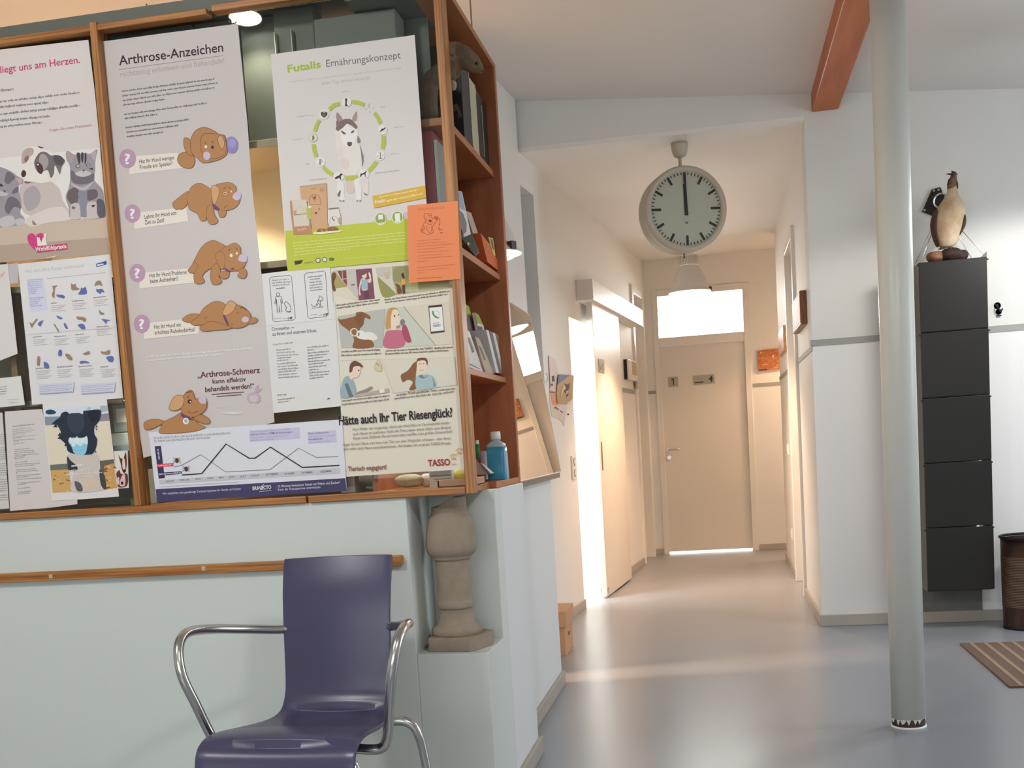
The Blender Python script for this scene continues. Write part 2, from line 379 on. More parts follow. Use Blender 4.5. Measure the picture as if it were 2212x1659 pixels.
# steel column
PCX, PCY = 0.625, 4.37
POLE = mat('pole_paint', (0.66, 0.66, 0.60), 0.34, vary=(4, 0.8, (0.63, 0.63, 0.575, 1)))
p = MB(); p.lathe([(0.0595, 0.035), (0.0595, 2.9)], (PCX, PCY, 0), 48)
rg = random.Random(4); n = 48; vs = []; fs = []
jag = [0.035 if rg.random() < 0.45 else rg.uniform(0.012, 0.033) for _ in range(n)]
pole = struct(p.build('column', POLE, origin=(PCX, PCY, 0)))
q = MB(); q.lathe([(0.0575, 0.0), (0.0575, 0.036)], (PCX, PCY, 0), 48); q.build('bare_base', mat('rusty_steel', rgb(84, 58, 42), 0.7, vary=(60, 0.4, rgb(50, 38, 32))), pole)
q = MB()
for k in range(n):
    a0, a1 = 2 * pi * k / n, 2 * pi * (k + 1) / n; h0, h1 = jag[k], jag[(k + 1) % n]
    q.add([(PCX + .0594 * cos(a0), PCY + .0594 * sin(a0), h0), (PCX + .0594 * cos(a1), PCY + .0594 * sin(a1), h1), (PCX + .0594 * cos(a1), PCY + .0594 * sin(a1), .036), (PCX + .0594 * cos(a0), PCY + .0594 * sin(a0), .036)], [(0, 1, 2, 3)])
q.build('chipped_paint_edge', POLE, pole)
q = MB(); q.lathe([(0.0625, 0.0), (0.0625, 0.006), (0.058, 0.008)], (PCX, PCY, 0), 48); q.build('paint_ring', mat('white_paint_ring', (0.8, 0.8, 0.77), 0.5), pole)
# ------------------------------------------------------------------ pendant lamps
SHADE = mat('lamp_shade_grey', rgb(222, 214, 206), 0.38, spec=0.5)
SHADE_IN = mat('lamp_reflector', (0.9, 0.9, 0.88), 0.3)
def diffuser(name, col, st): return mat(name, (0.9, 0.9, 0.9), 0.4, emit=col, estr=st)
WARM_D = diffuser('lit_diffuser_warm', (1.0, 0.86, 0.66), 9.0)
NEUT_D = diffuser('lit_diffuser_neutral', (1.0, 0.96, 0.90), 9.0)
CORD = mat('lamp_cord', rgb(150, 134, 116), 0.6)
DARK = mat('dark_clip', rgb(64, 56, 48), 0.5)
def pendant(x, y, z, ztop, label, power, col, dmat, clip_a=0.5, spot=150, blend=0.35, soft=0.10):
    t = thing('pendant_lamp', (x, y, z), label, 'lamp', 'industrial pendant lamps')
    m = MB(); prof = [(0.150, 0.0), (0.148, 0.010), (0.134, 0.022), (0.130, 0.04), (0.124, 0.065), (0.112, 0.10), (0.095, 0.132), (0.078, 0.158), (0.068, 0.178), (0.066, 0.186)]
    inner = [(0.064, 0.184), (0.090, 0.132), (0.107, 0.10), (0.119, 0.065), (0.126, 0.04), (0.130, 0.022), (0.144, 0.008), (0.150, 0.0)]
    m.lathe(prof + inner, (x, y, z), 48, cap=False); m.build('shade', SHADE, t)
    m = MB(); m.lathe([(0.064, 0.186), (0.062, 0.25), (0.056, 0.258), (0.015, 0.262), (0.012, 0.285), (0.004, 0.295)], (x, y, z), 40)
    for k in range(30):
        a = 2 * pi * k / 30; M = Matrix.Rotation(a, 4, 'Z'); m.box((0.055, -0.0025, 0.188), (0.0685, 0.0025, 0.25), Matrix.Translation((x, y, z)) @ M)
    m.build('ribbed_housing', SHADE, t)
    m = MB(); m.lathe([(0.001, -0.032), (0.04, -0.030), (0.08, -0.024), (0.115, -0.014), (0.1425, 0.004)], (x, y, z), 40, cap=False); m.build('diffuser', dmat, t)
    m = MB(); m.tube([(x, y, z + 0.29), (x, y, ztop)], 0.0035, 8); m.build('cord', CORD, t)
    m = MB(); M = Matrix.Translation((x, y, z)) @ Matrix.Rotation(clip_a, 4, 'Z')
    m.box((0.128, -0.014, 0.004), (0.158, 0.014, 0.035), M); m.build('clip', DARK, t)
    l = bpy.data.lights.new('lamp_light', 'SPOT'); l.energy = power; l.color = col; l.spot_size = radians(spot); l.spot_blend = blend; l.shadow_soft_size = soft
    o = bpy.data.objects.new('lamp_light', l); COL.objects.link(o); o.parent = t; o.location = (0, 0, -0.045)
    return t
WARM = (1.0, 0.63, 0.38)
NEUT = (1.0, 0.975, 0.945)
pl1 = atY(1490, 632, 8.5)
pendant(pl1.x, 8.5, pl1.z, CZ, 'grey bell pendant lamp hanging below the big clock in the corridor', 205, WARM, WARM_D, 0.35, 122, 0.5)
pendant(-0.93, 4.9, 1.905, ceil_z(-0.93), 'grey bell pendant lamp half hidden behind the orange bookshelf, above the glass guard', 12, WARM, WARM_D, -0.55)
pendant(-2.4, 5.0, 2.0, ceil_z(-2.4), 'pendant lamp over the reception behind the poster case', 330, WARM, WARM_D)
pendant(1.30, 10.72, 2.2, CZ, 'pendant lamp in the side passage right of the end door', 110, WARM, WARM_D)  # added out of view to brighten the corridor with warm light
pendant(-3.6, 4.6, 2.0, ceil_z(-3.6), 'pendant lamp at the far left of the reception', 420, WARM, WARM_D)  # added out of view to brighten the reception ceiling
for (x, y, z, e) in ((-1.9, 0.9, 2.78, 150), (0.7, 0.6, 2.55, 125), (1.85, 5.5, 2.36, 94)):
    pendant(x, y, z, ceil_z(x), {-1.9: 'pendant lamp over the left of the waiting area', 0.7: 'pendant lamp over the middle of the waiting area', 1.85: 'pendant lamp near the entrance mat'}[x], e, NEUT, NEUT_D, 0.5, 178 if x < 0 else 172, 0.06 if x < 0 else 0.15, 0.15)

# ------------------------------------------------------------------ clock
CK = Vector((-0.158, 6.86, 2.366)); CR = 0.236; th = radians(20)
ck = thing('station_clock', (CK.x, CK.y, CZ), 'large round station clock at twelve o\'clock hanging from the corridor ceiling', 'clock')
MC = Matrix.Translation(CK) @ Matrix.Rotation(th, 4, 'Z')      # local: x right, z up, -y towards the viewer
CASE = mat('clock_case', rgb(186, 176, 158), 0.45); DIAL = mat('clock_dial', rgb(176, 178, 160), 0.35); INK = mat('clock_marks', rgb(46, 42, 36), 0.5)
m = MB(); prof = [(CR - 0.032, -0.062), (CR - 0.03, -0.075), (CR - 0.012, -0.08), (CR, -0.07), (CR, -0.02), (CR - 0.006, 0.0), (CR, 0.02), (CR, 0.07), (CR - 0.012, 0.08), (CR - 0.03, 0.075), (CR - 0.032, 0.062)]
m.lathe([(r, h) for r, h in prof], (0, 0, 0), 72, 'y', cap=False); m.v = [MC @ v for v in m.v]; m.build('case', CASE, ck)
m = MB(); m.lathe([(CR - 0.031, -0.064), (CR - 0.031, 0.064)], (0, 0, 0), 64, 'y'); m.v = [MC @ v for v in m.v]; m.build('dial', DIAL, ck)
m = MB(); R0 = CR - 0.036
for k in range(60):
    a = 2 * pi * k / 60
    if k % 5 == 0: w_, l_ = 0.0068, 0.055 if k % 15 == 0 else 0.047
    else: w_, l_ = 0.0026, 0.014
    M = MC @ Matrix.Rotation(a, 4, 'Y'); m.box((-w_, -0.0655, R0 - l_), (w_, -0.0642, R0), M)
m.build('hour_marks', INK, ck)
m = MB(); m.prism([MC @ Vector((x, -0.0655, z)) for x, z in ((-0.014, -0.071), (-0.004, -0.076), (-0.004, -0.082), (0.006, -0.082), (0.006, -0.075), (0.014, -0.069))], MC.to_3x3() @ Vector((0, 0.001, 0))); m.build('maker_logo', mat('clock_logo', rgb(110, 106, 94), 0.5), ck)
for nm, L, wd, a, yy in (('hour_hand', 0.135, 0.0095, -0.03, -0.069), ('minute_hand', 0.195, 0.0075, -0.005, -0.072)):
    m = MB(); M = MC @ Matrix.Rotation(a, 4, 'Y'); m.hexa([M @ Vector(p) for p in ((-wd, yy, -0.035), (wd, yy, -0.035), (wd * .75, yy, L), (-wd * .75, yy, L))], [M @ Vector(p) for p in ((-wd, yy + .002, -0.035), (wd, yy + .002, -0.035), (wd * .75, yy + .002, L), (-wd * .75, yy + .002, L))])
    m.build(nm, INK, ck)
m = MB(); m.lathe([(0.010, CR - 0.01), (0.010, CZ - CK.z - 0.06)], CK, 20); m.lathe([(0.013, CZ - CK.z - 0.085), (0.013, CZ - CK.z - 0.07)], CK, 20); m.build('stem', CASE, ck)
m = MB(); m.lathe([(0.016, -0.082), (0.034, -0.072), (0.044, -0.045), (0.048, -0.018), (0.047, -0.004), (0.040, 0.0)], (CK.x, CK.y, CZ), 32); m.build('ceiling_canopy', CASE, ck)
m = MB(); m.tube([(CK.x - 0.002, CK.y, CK.z - CR + .003), (CK.x - 0.002, CK.y, CK.z - CR - 0.018)], 0.003, 8); m.ball((CK.x - 0.002, CK.y, CK.z - CR - 0.02), 0.005, 8); m.build('lock_pin', DARK, ck)

# ------------------------------------------------------------------ chair
PLASTIC = mat('violet_shell', rgb(74, 70, 98), 0.30, spec=0.5, vary=(5, 0.9, rgb(70, 66, 92)))
TUBE = mat('satin_chrome', (0.62, 0.60, 0.56), 0.22, 1.0)
chair = thing('armchair', (-1.03, 2.672, 0.0), 'violet shell chair with chrome tube arms in front of the counter', 'chair', rz=radians(-2))
# side profile: (y towards the back, z, half width); front is -y
PR = [(-0.190, 0.250, 0.190), (-0.204, 0.30, 0.192), (-0.212, 0.36, 0.194), (-0.210, 0.405, 0.196), (-0.196, 0.436, 0.197), (-0.168, 0.452, 0.197), (-0.125, 0.457, 0.195), (-0.06, 0.452, 0.190), (0.02, 0.442, 0.181),
      (0.10, 0.434, 0.169), (0.16, 0.434, 0.159), (0.200, 0.446, 0.153), (0.222, 0.472, 0.150), (0.232, 0.505, 0.148), (0.240, 0.56, 0.148), (0.248, 0.62, 0.149), (0.258, 0.69, 0.150), (0.274, 0.76, 0.152), (0.296, 0.822, 0.153), (0.302, 0.838, 0.152)]
def resample(P, k=3):
    out = smooth_path([(a, b, c) for a, b, c in P], k); return [(p.x, p.y, p.z) for p in out]
PRS = resample(PR, 3); NX = 14
def shell(th_):
    m = MB(); vs = []; fs = []
    tops = []; n = len(PRS)
    for i, (y, z, hw) in enumerate(PRS):
        a = PRS[max(i - 1, 0)]; b = PRS[min(i + 1, n - 1)]
        t = Vector((0, b[0] - a[0], b[1] - a[1])).normalized(); nr = Vector((0, -t.z, t.y))
        for k in range(NX + 1):
            u = -1 + 2 * k / NX
            sag = 0.010 * (1 - u * u) * (1 if z < 0.45 else -0.9)
            vs.append(Vector((u * hw, y, z)) - nr * (sag if z < 0.45 else -sag * -1.0))
    for i in range(n - 1):
        for k in range(NX): fs.append((i * (NX + 1) + k, i * (NX + 1) + k + 1, (i + 1) * (NX + 1) + k + 1, (i + 1) * (NX + 1) + k))
    m.add(vs, fs, True); return m
sh = shell(0.011).build('seat_shell', PLASTIC, chair, local=True)
md = sh.modifiers.new('solid', 'SOLIDIFY'); md.thickness = 0.011; md.offset = 0
md = sh.modifiers.new('bevel', 'BEVEL'); md.width = 0.004; md.segments = 3; md.limit_method = 'ANGLE'; md.angle_limit = radians(50)
for s in (-1, 1):
    pts = [(s * 0.10, -0.06, 0.418), (s * 0.17, -0.06, 0.408), (s * 0.212, -0.055, 0.412), (s * 0.230, -0.06, 0.45), (s * 0.248, -0.085, 0.53), (s * 0.266, -0.105, 0.605), (s * 0.278, -0.088, 0.668), (s * 0.280, -0.035, 0.697), (s * 0.262, 0.06, 0.690), (s * 0.225, 0.15, 0.674), (s * 0.17, 0.235, 0.657), (s * 0.12, 0.270, 0.652), (s * 0.08, 0.276, 0.650)]
    m = MB(); m.tube(smooth_path(pts, 6), 0.0125, 14); m.build('armrest', TUBE, chair, local=True)
    pts = [(s * 0.08, 0.20, 0.405), (s * 0.16, 0.215, 0.410), (s * 0.195, 0.222, 0.400), (s * 0.212, 0.228, 0.37), (s * 0.222, 0.24, 0.30), (s * 0.245, 0.27, 0.012)]
    m = MB(); m.tube(smooth_path(pts, 6), 0.0125, 14); lg = m.build('leg', TUBE, chair, local=True)
    m = MB(); m.lathe([(0.015, 0), (0.015, 0.02)], (s * 0.2455, 0.2705, 0), 14); m.build('foot_cap', DARK, lg, local=True)
    pts = [(s * 0.08, -0.14, 0.405), (s * 0.15, -0.145, 0.402), (s * 0.175, -0.15, 0.385), (s * 0.18, -0.16, 0.33), (s * 0.20, -0.20, 0.012)]
    m = MB(); m.tube(smooth_path(pts, 6), 0.0125, 14); lg = m.build('leg', TUBE, chair, local=True)
    m = MB(); m.lathe([(0.015, 0), (0.015, 0.02)], (s * 0.2005, -0.2005, 0), 14); m.build('foot_cap', DARK, lg, local=True)
m = MB(); m.tube([(-0.10, -0.06, 0.418), (0.10, -0.06, 0.418)], 0.0125, 12); m.tube([(-0.09, 0.20, 0.405), (0.09, 0.20, 0.405)], 0.0125, 12); m.tube([(0, -0.13, 0.405), (0, 0.205, 0.405)], 0.0125, 12)
m.build('under_frame', TUBE, chair, local=True)

# ------------------------------------------------------------------ stone baluster in the niche
STONE = mat('sandstone', rgb(164, 148, 130), 0.9, vary=(26, 0.6, rgb(148, 132, 116)), bump=(120, 0.004))
BX, BY = -0.807, 3.40
b = MB()
px2m = 3.47 / 2520 / 4.147 * 1.0
prof = [(165, 1395), (215, 1388), (234, 1360), (232, 1330), (218, 1305), (190, 1292), (178, 1278), (160, 1240), (149, 1200), (147, 1150), (150, 1142), (164, 1136), (168, 1110), (166, 1085), (158, 1070), (156, 1062), (157, 1000), (157, 850), (156, 705), (162, 700), (180, 692), (182, 672), (192, 660), (215, 640), (232, 600), (236, 565), (230, 510), (218, 440), (200, 360), (188, 305), (180, 300), (172, 290), (166, 272), (160, 266), (162, 240), (158, 216)]
prof = [(r * px2m, ZN + 0.035 + (1395 - v) * px2m * 1.0) for r, v in prof]
b.lathe(prof, (BX, BY, 0), 48, cap=True)
ztop = prof[-1][1]
# broken slanting top
ring0 = [Vector((BX + 0.0525 * cos(2 * pi * k / 24), BY + 0.0525 * sin(2 * pi * k / 24), ztop - 0.002)) for k in range(24)]
rg = random.Random(8); ring1 = []
for p in ring0:
    u = (p.x - BX) / 0.0525
    ring1.append(Vector((BX + (p.x - BX) * 0.93 + 0.004, BY + (p.y - BY) * 0.9, ztop + 0.012 + 0.030 * max(0, u + 0.75) ** 1.0 + rg.uniform(-0.004, 0.004) - 0.012)))
zc = 0.966
ring1 = [Vector((p.x, p.y, min(p.z, zc))) for p in ring1]
b.loft([ring0, ring1], smooth=False)
# chipped square plinth
c = Vector((BX + 0.012, BY - 0.008, ZN)); pl_ = [(-0.082, -0.075), (0.045, -0.088), (0.060, -0.078), (0.092, 0.010), (0.090, 0.060), (0.06, 0.085), (-0.07, 0.085), (-0.088, 0.06), (-0.086, -0.062)]
b.prism([c + Vector((x, y, 0.0)) for x, y in pl_], (0, 0, 0.040))
tag(b.build('stone_baluster', STONE, bevel=0.004), 'weathered sandstone baluster with broken top standing in the counter niche', 'baluster')

# ------------------------------------------------------------------ right wall: hanging rack, bird, hook, bin, mat
BLACK = mat('black_panel', rgb(30, 27, 26), 0.42, vary=(3, 0.8, rgb(24, 24, 22))); BLACK_E = mat('black_edge', rgb(18, 17, 16), 0.5)
GREYSIDE = mat('rack_side', rgb(112, 108, 100), 0.5)
XA, XB_, YFk, YBk = 1.031, 1.362, 6.41, 6.625
seams = [1.908, 1.552, 1.217, 0.881, 0.543, 0.207]
rk = thing('hanging_rack', ((XA + XB_) / 2, (YFk + YBk) / 2, 0.207), 'tall black hanging rack of five stacked compartments on cables from a ring plate', 'rack')
for i in range(5):
    zt, zb = seams[i], seams[i + 1]
    m = MB(); m.box((XA + 0.002, YFk, zb + 0.003), (XB_ - 0.002 + 0.001 * i, YFk + 0.008, zt - 0.003)); pnl = m.build('front_panel', BLACK, rk, bevel=0.0015)
    m = MB(); m.box((XA + 0.002, YFk + 0.008, zb), (XB_ - 0.003, YBk, zb + 0.006)); m.build('compartment_floor', BLACK_E, rk)
    for sx_ in (XA, XB_):
        m = MB(); m.lathe([(0.004, -0.006), (0.004, 0.006)], (sx_, YFk + 0.004, zt - 0.012), 10, 'x'); m.build('hinge_pin', BLACK_E, rk)
for x0, x1 in ((XA, XA + 0.004), (XB_ - 0.004, XB_)):
    m = MB(); m.box((x0, YFk + 0.010, seams[-1]), (x1, YBk, seams[0])); m.build('side_panel', GREYSIDE, rk)
m = MB(); m.box((XA + 0.002, YFk + 0.002, seams[0] - 0.004), (XB_ - 0.002, YBk, seams[0])); m.build('top_panel', BLACK_E, rk)
m = MB(); m.prism([(XB_ - 0.03, YFk + 0.01, seams[0]), (XB_, YFk + 0.01, seams[0]), (XB_, YFk + 0.01, seams[0] + 0.028)], (0, 0.012, 0)); m.build('cable_bracket', GREYSIDE, rk)
RING = Vector((1.188, 6.645, 2.245))
for e in ((XA + 0.004, YBk - 0.01, seams[0]), (XB_ - 0.012, YFk + 0.015, seams[0] + 0.012), (XB_ - 0.02, YBk - 0.01, seams[0]), (XA + 0.012, YFk + 0.02, seams[0])):
    m = MB(); m.tube([e, (RING.x, RING.y - 0.005, RING.z - 0.035)], 0.0018, 6); m.build('suspension_cable', STEEL, rk)
m = MB(); m.box((XB_ - 0.08, YFk - 0.002, seams[4] - 0.004), (XB_ - 0.066, YFk, seams[4] + 0.003)); m.build('label_clip', mat('white_chip', (0.8, 0.8, 0.78), 0.5), rk)
rp = thing('ring_plate', (1.165, YB, 2.25), 'black bolted wall plate with a steel ring holding the rack cables', 'wall plate')
P4 = [atY(x, y, YB - 0.012) for x, y in ((2013, 409), (2031, 404), (2045, 434), (2023, 469), (1992, 457))]
m = MB(); m.prism(P4, (0, 0.012, 0)); m.build('plate', BLACK, rp, bevel=0.001)
m = MB(); m.tube([RING + Vector((0.036 * cos(a), -0.006 - 0.004 * sin(a), 0.036 * sin(a))) for a in [2 * pi * k / 28 for k in range(28)]], 0.005, 10, closed=True); m.build('ring', CHROME, rp)
for x, y in ((2017, 412), (2027, 410), (1997, 454), (2023, 463)):
    p = atY(x, y, YB - 0.012); m = MB(); m.lathe([(0.006, -0.003), (0.006, 0.004)], p, 10, 'y'); m.build('bolt', STEEL, rp)
# grey concrete strip of the wall behind the rack
struct(MB().box((1.018, YB - 0.012, 0.0), (1.352, YB, 1.86)).build('trim_7', CONC))
# driftwood
DRIFT = mat('dark_driftwood', rgb(70, 52, 42), 0.85, vary=(22, 0.6, rgb(38, 28, 24)), bump=(60, 0.008)); DRIFT_L = mat('pale_driftwood', rgb(150, 108, 76), 0.85, vary=(30, 0.6, rgb(110, 74, 52)), bump=(60, 0.006))
rg = random.Random(3)
dw = MB(); YD = 6.50
def lump(mb, c, r, seed, n=14):
    q = random.Random(seed); rings = []
    for i in range(1, n // 2 + 1):
        t = pi * i / (n // 2 + 1); ring = []
        for k in range(n):
            f = 1 + q.uniform(-0.16, 0.16); ring.append(Vector(c) + Vector((r[0] * f * sin(t) * cos(2 * pi * k / n), r[1] * f * sin(t) * sin(2 * pi * k / n), -r[2] * cos(t) * f)))
        rings.append(ring)
    mb.loft(rings)
zt = seams[0]
dw.m = 0; lump(dw, (1.205, YD, zt + 0.036), (0.072, 0.055, 0.036), 1); lump(dw, (1.246, YD, zt + 0.028), (0.046, 0.04, 0.031), 2)
dw.m = 1; lump(dw, (1.125, YD - 0.01, zt + 0.032), (0.046, 0.045, 0.032), 5)
tag(dw.build('driftwood', [DRIFT, DRIFT_L], origin=(1.18, YD, zt), subsurf=1), 'rough dark driftwood lump on top of the black hanging rack', 'driftwood')
# stuffed water bird
BELLY = mat('cream_plumage', rgb(212, 196, 168), 0.8, vary=(14, 0.45, rgb(170, 138, 102)), bump=(90, 0.004)); BACKP = mat('brown_plumage', rgb(92, 66, 48), 0.85, vary=(18, 0.6, rgb(62, 44, 34)), bump=(90, 0.004)); CRESTP = mat('dark_crest', rgb(66, 46, 36), 0.8)
YB_ = 6.49
bird = thing('stuffed_bird', (1.19, YB_, zt + 0.086), 'stuffed crested water bird with pale belly standing on the driftwood', 'stuffed bird')
def px(x, y): return atY(x, y, YB_)
rings = []; N_ = 24
spec = [(2046, 535, 10, .02), (2046, 531, 19, .034), (2046, 520, 25, .048), (2047, 503, 29, .058), (2049, 484, 32, .064), (2052, 466, 33, .062), (2054, 451, 31.5, .055), (2055, 438, 25, .044), (2056, 427, 16.5, .032), (2057, 417, 12, .025), (2057, 405, 10.5, .022), (2057, 400, 10, .020)]
for x, y, hw, dy in spec:
    c = px(x, y); hx = (px(x + hw, y) - px(x - hw, y)).length / 2
    rings.append([c + Vector((hx * cos(2 * pi * k / N_), dy * sin(2 * pi * k / N_), 0)) for k in range(N_)])
sm_r = []
for i in range(len(rings)): sm_r.append(rings[i])
m = MB(); m.loft(sm_r); body = m.build('body', BELLY, bird, subsurf=1)
rings = []
for x, y, hw, dy in [(2056, 412, 10.8, .023), (2056, 404, 10.5, .024), (2057, 396, 9.5, .024), (2059, 386, 8.2, .025), (2060, 378, 6.5, .022), (2060, 373, 3, .010)]:
    c = px(x, y); hx = (px(x + hw, y) - px(x - hw, y)).length / 2
    rings.append([c + Vector((hx * cos(2 * pi * k / 16), dy * sin(2 * pi * k / 16), 0)) for k in range(16)])
m = MB(); m.loft(rings); hd = m.build('head', mat('head_plumage', rgb(142, 112, 88), 0.8, vary=(40, 0.5, rgb(84, 58, 44))), bird, subsurf=1)
m = MB(); c = px(2062, 378); m.loft([[c + Vector((-0.004, 0.012 * cos(a) - .01, 0.008 * sin(a))) for a in [2 * pi * k / 8 for k in range(8)]], [c + Vector((-0.045, 0.002 * cos(a) - .03, 0.004 + 0.002 * sin(a))) for a in [2 * pi * k / 8 for k in range(8)]]]); m.build('beak', CRESTP, hd)
c = px(2058, 410)
for s_ in (-1, 1):
    m = MB(); m.loft([[c + Vector((s_ * 0.018 + 0.009 * cos(a), 0.012 * sin(a), 0.004)) for a in [2 * pi * k / 10 for k in range(10)]], [c + Vector((s_ * 0.016 + 0.011 * cos(a), 0.014 * sin(a), 0.03)) for a in [2 * pi * k / 10 for k in range(10)]], [c + Vector((s_ * 0.013 + 0.007 * cos(a), 0.012 * sin(a), 0.055)) for a in [2 * pi * k / 10 for k in range(10)]]]); m.build('crest', CRESTP, hd)
m = MB(); c = px(2062, 376); m.loft([[c + Vector((0.016 * cos(a), 0.014 * sin(a), -0.004)) for a in [2 * pi * k / 10 for k in range(10)]], [c + Vector((-0.004 + 0.010 * cos(a), 0.01 * sin(a), 0.010)) for a in [2 * pi * k / 10 for k in range(10)]], [c + Vector((-0.014 + 0.003 * cos(a), 0.003 * sin(a), 0.017)) for a in [2 * pi * k / 10 for k in range(10)]]]); m.build('crown_feathers', CRESTP, hd)
for s_, spec in ((-1, [(2024, 452, 3), (2020, 466, 6), (2019, 484, 8), (2021, 502, 7.5), (2024, 520, 5), (2028, 534, 2)]), (1, [(2082, 462, 2.5), (2082, 474, 5), (2080, 488, 6), (2075, 500, 4), (2070, 512, 1.5)])):
    rings = []
    for x, y, hw in spec:
        c = px(x, y) + Vector((0, 0.012, 0)); hx = hw * 0.0026
        rings.append([c + Vector((hx * 1.1 * cos(2 * pi * k / 12), 0.045 * sin(2 * pi * k / 12), 0)) for k in range(12)])
    m = MB(); m.loft(rings); m.build('wing', BACKP, bird, subsurf=1)
for x in (2032, 2052):
    a = px(x, 536); m = MB(); m.tube([a + Vector((0, 0, 0.012)), (a.x - 0.002, a.y - 0.012, zt + 0.066)], 0.006, 8)
    for dx in (-0.018, 0.0, 0.016): m.tube([(a.x - 0.002, a.y - 0.005, zt + 0.070), (a.x + dx, a.y - 0.032, zt + 0.066)], [0.005, 0.003], 6)
    m.build('leg', mat('bird_leg', rgb(96, 72, 52), 0.7), bird)
# small wall hook
hk = thing('wall_hook', (1.465, YB, 1.66), 'small black and white clothes hook on the wall right of the black rack', 'hook')
m = MB(); m.lathe([(0.014, -0.006), (0.018, 0.0)], (1.462, YB, 1.682), 20, 'y'); m.lathe([(0.013, -0.006), (0.016, 0.0)], (1.468, YB, 1.650), 20, 'y'); m.build('backplate', mat('hook_white', (0.75, 0.74, 0.70), 0.4), hk)
m = MB(); m.tube(smooth_path([(1.458, YB - 0.006, 1.682), (1.456, YB - 0.025, 1.678), (1.462, YB - 0.035, 1.66), (1.472, YB - 0.03, 1.648), (1.482, YB - 0.02, 1.662)], 5), 0.0042, 8); m.build('hook_arm', BLACK_E, hk)
m = MB(); m.ball((1.457, YB - 0.010, 1.683), 0.008, 10); m.build('screw_cover', BLACK_E, hk)
m = MB(); m.box((1.458, YB - 0.014, 1.626), (1.478, YB, 1.632)); m.build('lower_stop', BLACK_E, hk)
# waste bin at the frame edge
bn = thing('waste_bin', (1.535, 6.42, 0.0), 'brown metal waste bin with perforated band beside the black rack', 'bin')
BINM = mat('bin_metal', rgb(92, 72, 64), 0.28, 0.75, vary=(3, 0.8, rgb(70, 54, 48)))
m = MB(); m.lathe([(0.128, 0.012), (0.132, 0.20), (0.137, 0.47), (0.134, 0.47), (0.129, 0.2), (0.124, 0.02)], (1.535, 6.42, 0), 48, cap=False); m.lathe([(0.0001, 0.012), (0.128, 0.012)], (1.535, 6.42, 0), 48, cap=False); m.build('body', BINM, bn)
m = MB(); m.tube([(1.535 + 0.138 * cos(a), 6.42 + 0.138 * sin(a), 0.478) for a in [2 * pi * k / 48 for k in range(48)]], 0.007, 10, closed=True); m.build('rim', BLACK_E, bn)
m = MB(); m.lathe([(0.1295, 0.0), (0.1305, 0.014)], (1.535, 6.42, 0), 48); m.build('base_ring', BLACK_E, bn)
MESH = mat('perforated_band', rgb(120, 100, 88), 0.4, 0.5)
nt = MESH.node_tree; tc = nt.nodes.new('ShaderNodeTexCoord'); ck_ = nt.nodes.new('ShaderNodeTexWave'); ck_.bands_direction = 'Z'; ck_.inputs['Scale'].default_value = 38
nt.links.new(tc.outputs['Object'], ck_.inputs['Vector']); rr_ = nt.nodes.new('ShaderNodeValToRGB'); rr_.color_ramp.elements[0].color = rgb(58, 44, 38); rr_.color_ramp.elements[1].color = rgb(128, 106, 94); rr_.color_ramp.elements[0].position = 0.35; rr_.color_ramp.elements[1].position = 0.6
nt.links.new(ck_.outputs['Fac'], rr_.inputs['Fac']); nt.links.new(rr_.outputs['Color'], nt.nodes['Principled BSDF'].inputs['Base Color'])
m = MB(); m.lathe([(0.1315, 0.115), (0.1358, 0.38)], (1.535, 6.42, 0), 64, cap=False); m.build('perforated_band', MESH, bn)
rg = random.Random(5); rd = MB(); rings = []
for i, (r, h) in enumerate(((0.05, 0.42), (0.062, 0.465), (0.06, 0.50), (0.05, 0.53), (0.035, 0.555), (0.015, 0.565))):
    rings.append([Vector((1.575 + r * rg.uniform(.8, 1.15) * cos(2 * pi * k / 14), 6.40 + r * rg.uniform(.8, 1.15) * sin(2 * pi * k / 14), h)) for k in range(14)])
rd.loft(rings); tag(rd.build('red_bag', mat('red_plastic', rgb(176, 24, 34), 0.4), subsurf=1), 'crumpled red bag sticking out of the brown waste bin', 'bag')
# door mat
MATM = mat('mat_pile', rgb(112, 94, 82), 0.95, vary=(180, 0.7, rgb(82, 66, 58)))
MATS_ = mat('mat_stripe', rgb(150, 130, 112), 0.95, vary=(160, 0.6, rgb(126, 106, 92)))
m = MB(); m.box((1.105, 4.965, 0.0), (1.98, 5.97, 0.009)); m.m = 1
for k in range(13):
    x = 1.145 + 0.064 * k; m.box((x, 4.97, 0.009), (x + 0.018, 5.965, 0.0105))
tag(m.build('door_mat', [MATM, MATS_]), 'brown striped entrance mat lying on the floor at the right', 'mat')

# ------------------------------------------------------------------ corridor things
CARD = mat('cardboard', rgb(206, 162, 128), 0.8, vary=(3, 0.8, rgb(198, 152, 118))); CARD_D = mat('cardboard_slot', rgb(110, 66, 44), 0.8)
bx = thing('cardboard_box', (-0.96, 6.12, 0.0), 'brown lidded cardboard box on the floor beside the counter', 'box')
m = MB(); m.box((-1.06, 5.975, 0.0), (-0.842, 6.28, 0.19)); bd = m.build('body', CARD, bx, bevel=0.002)
m = MB(); m.box((-1.068, 5.965, 0.150), (-0.832, 6.29, 0.236)); m.build('lid', CARD, bx, bevel=0.002)
m = MB(); m.box((-0.8425, 6.10, 0.085), (-0.8415, 6.16, 0.105)); m.build('hand_hole', CARD_D, bd)
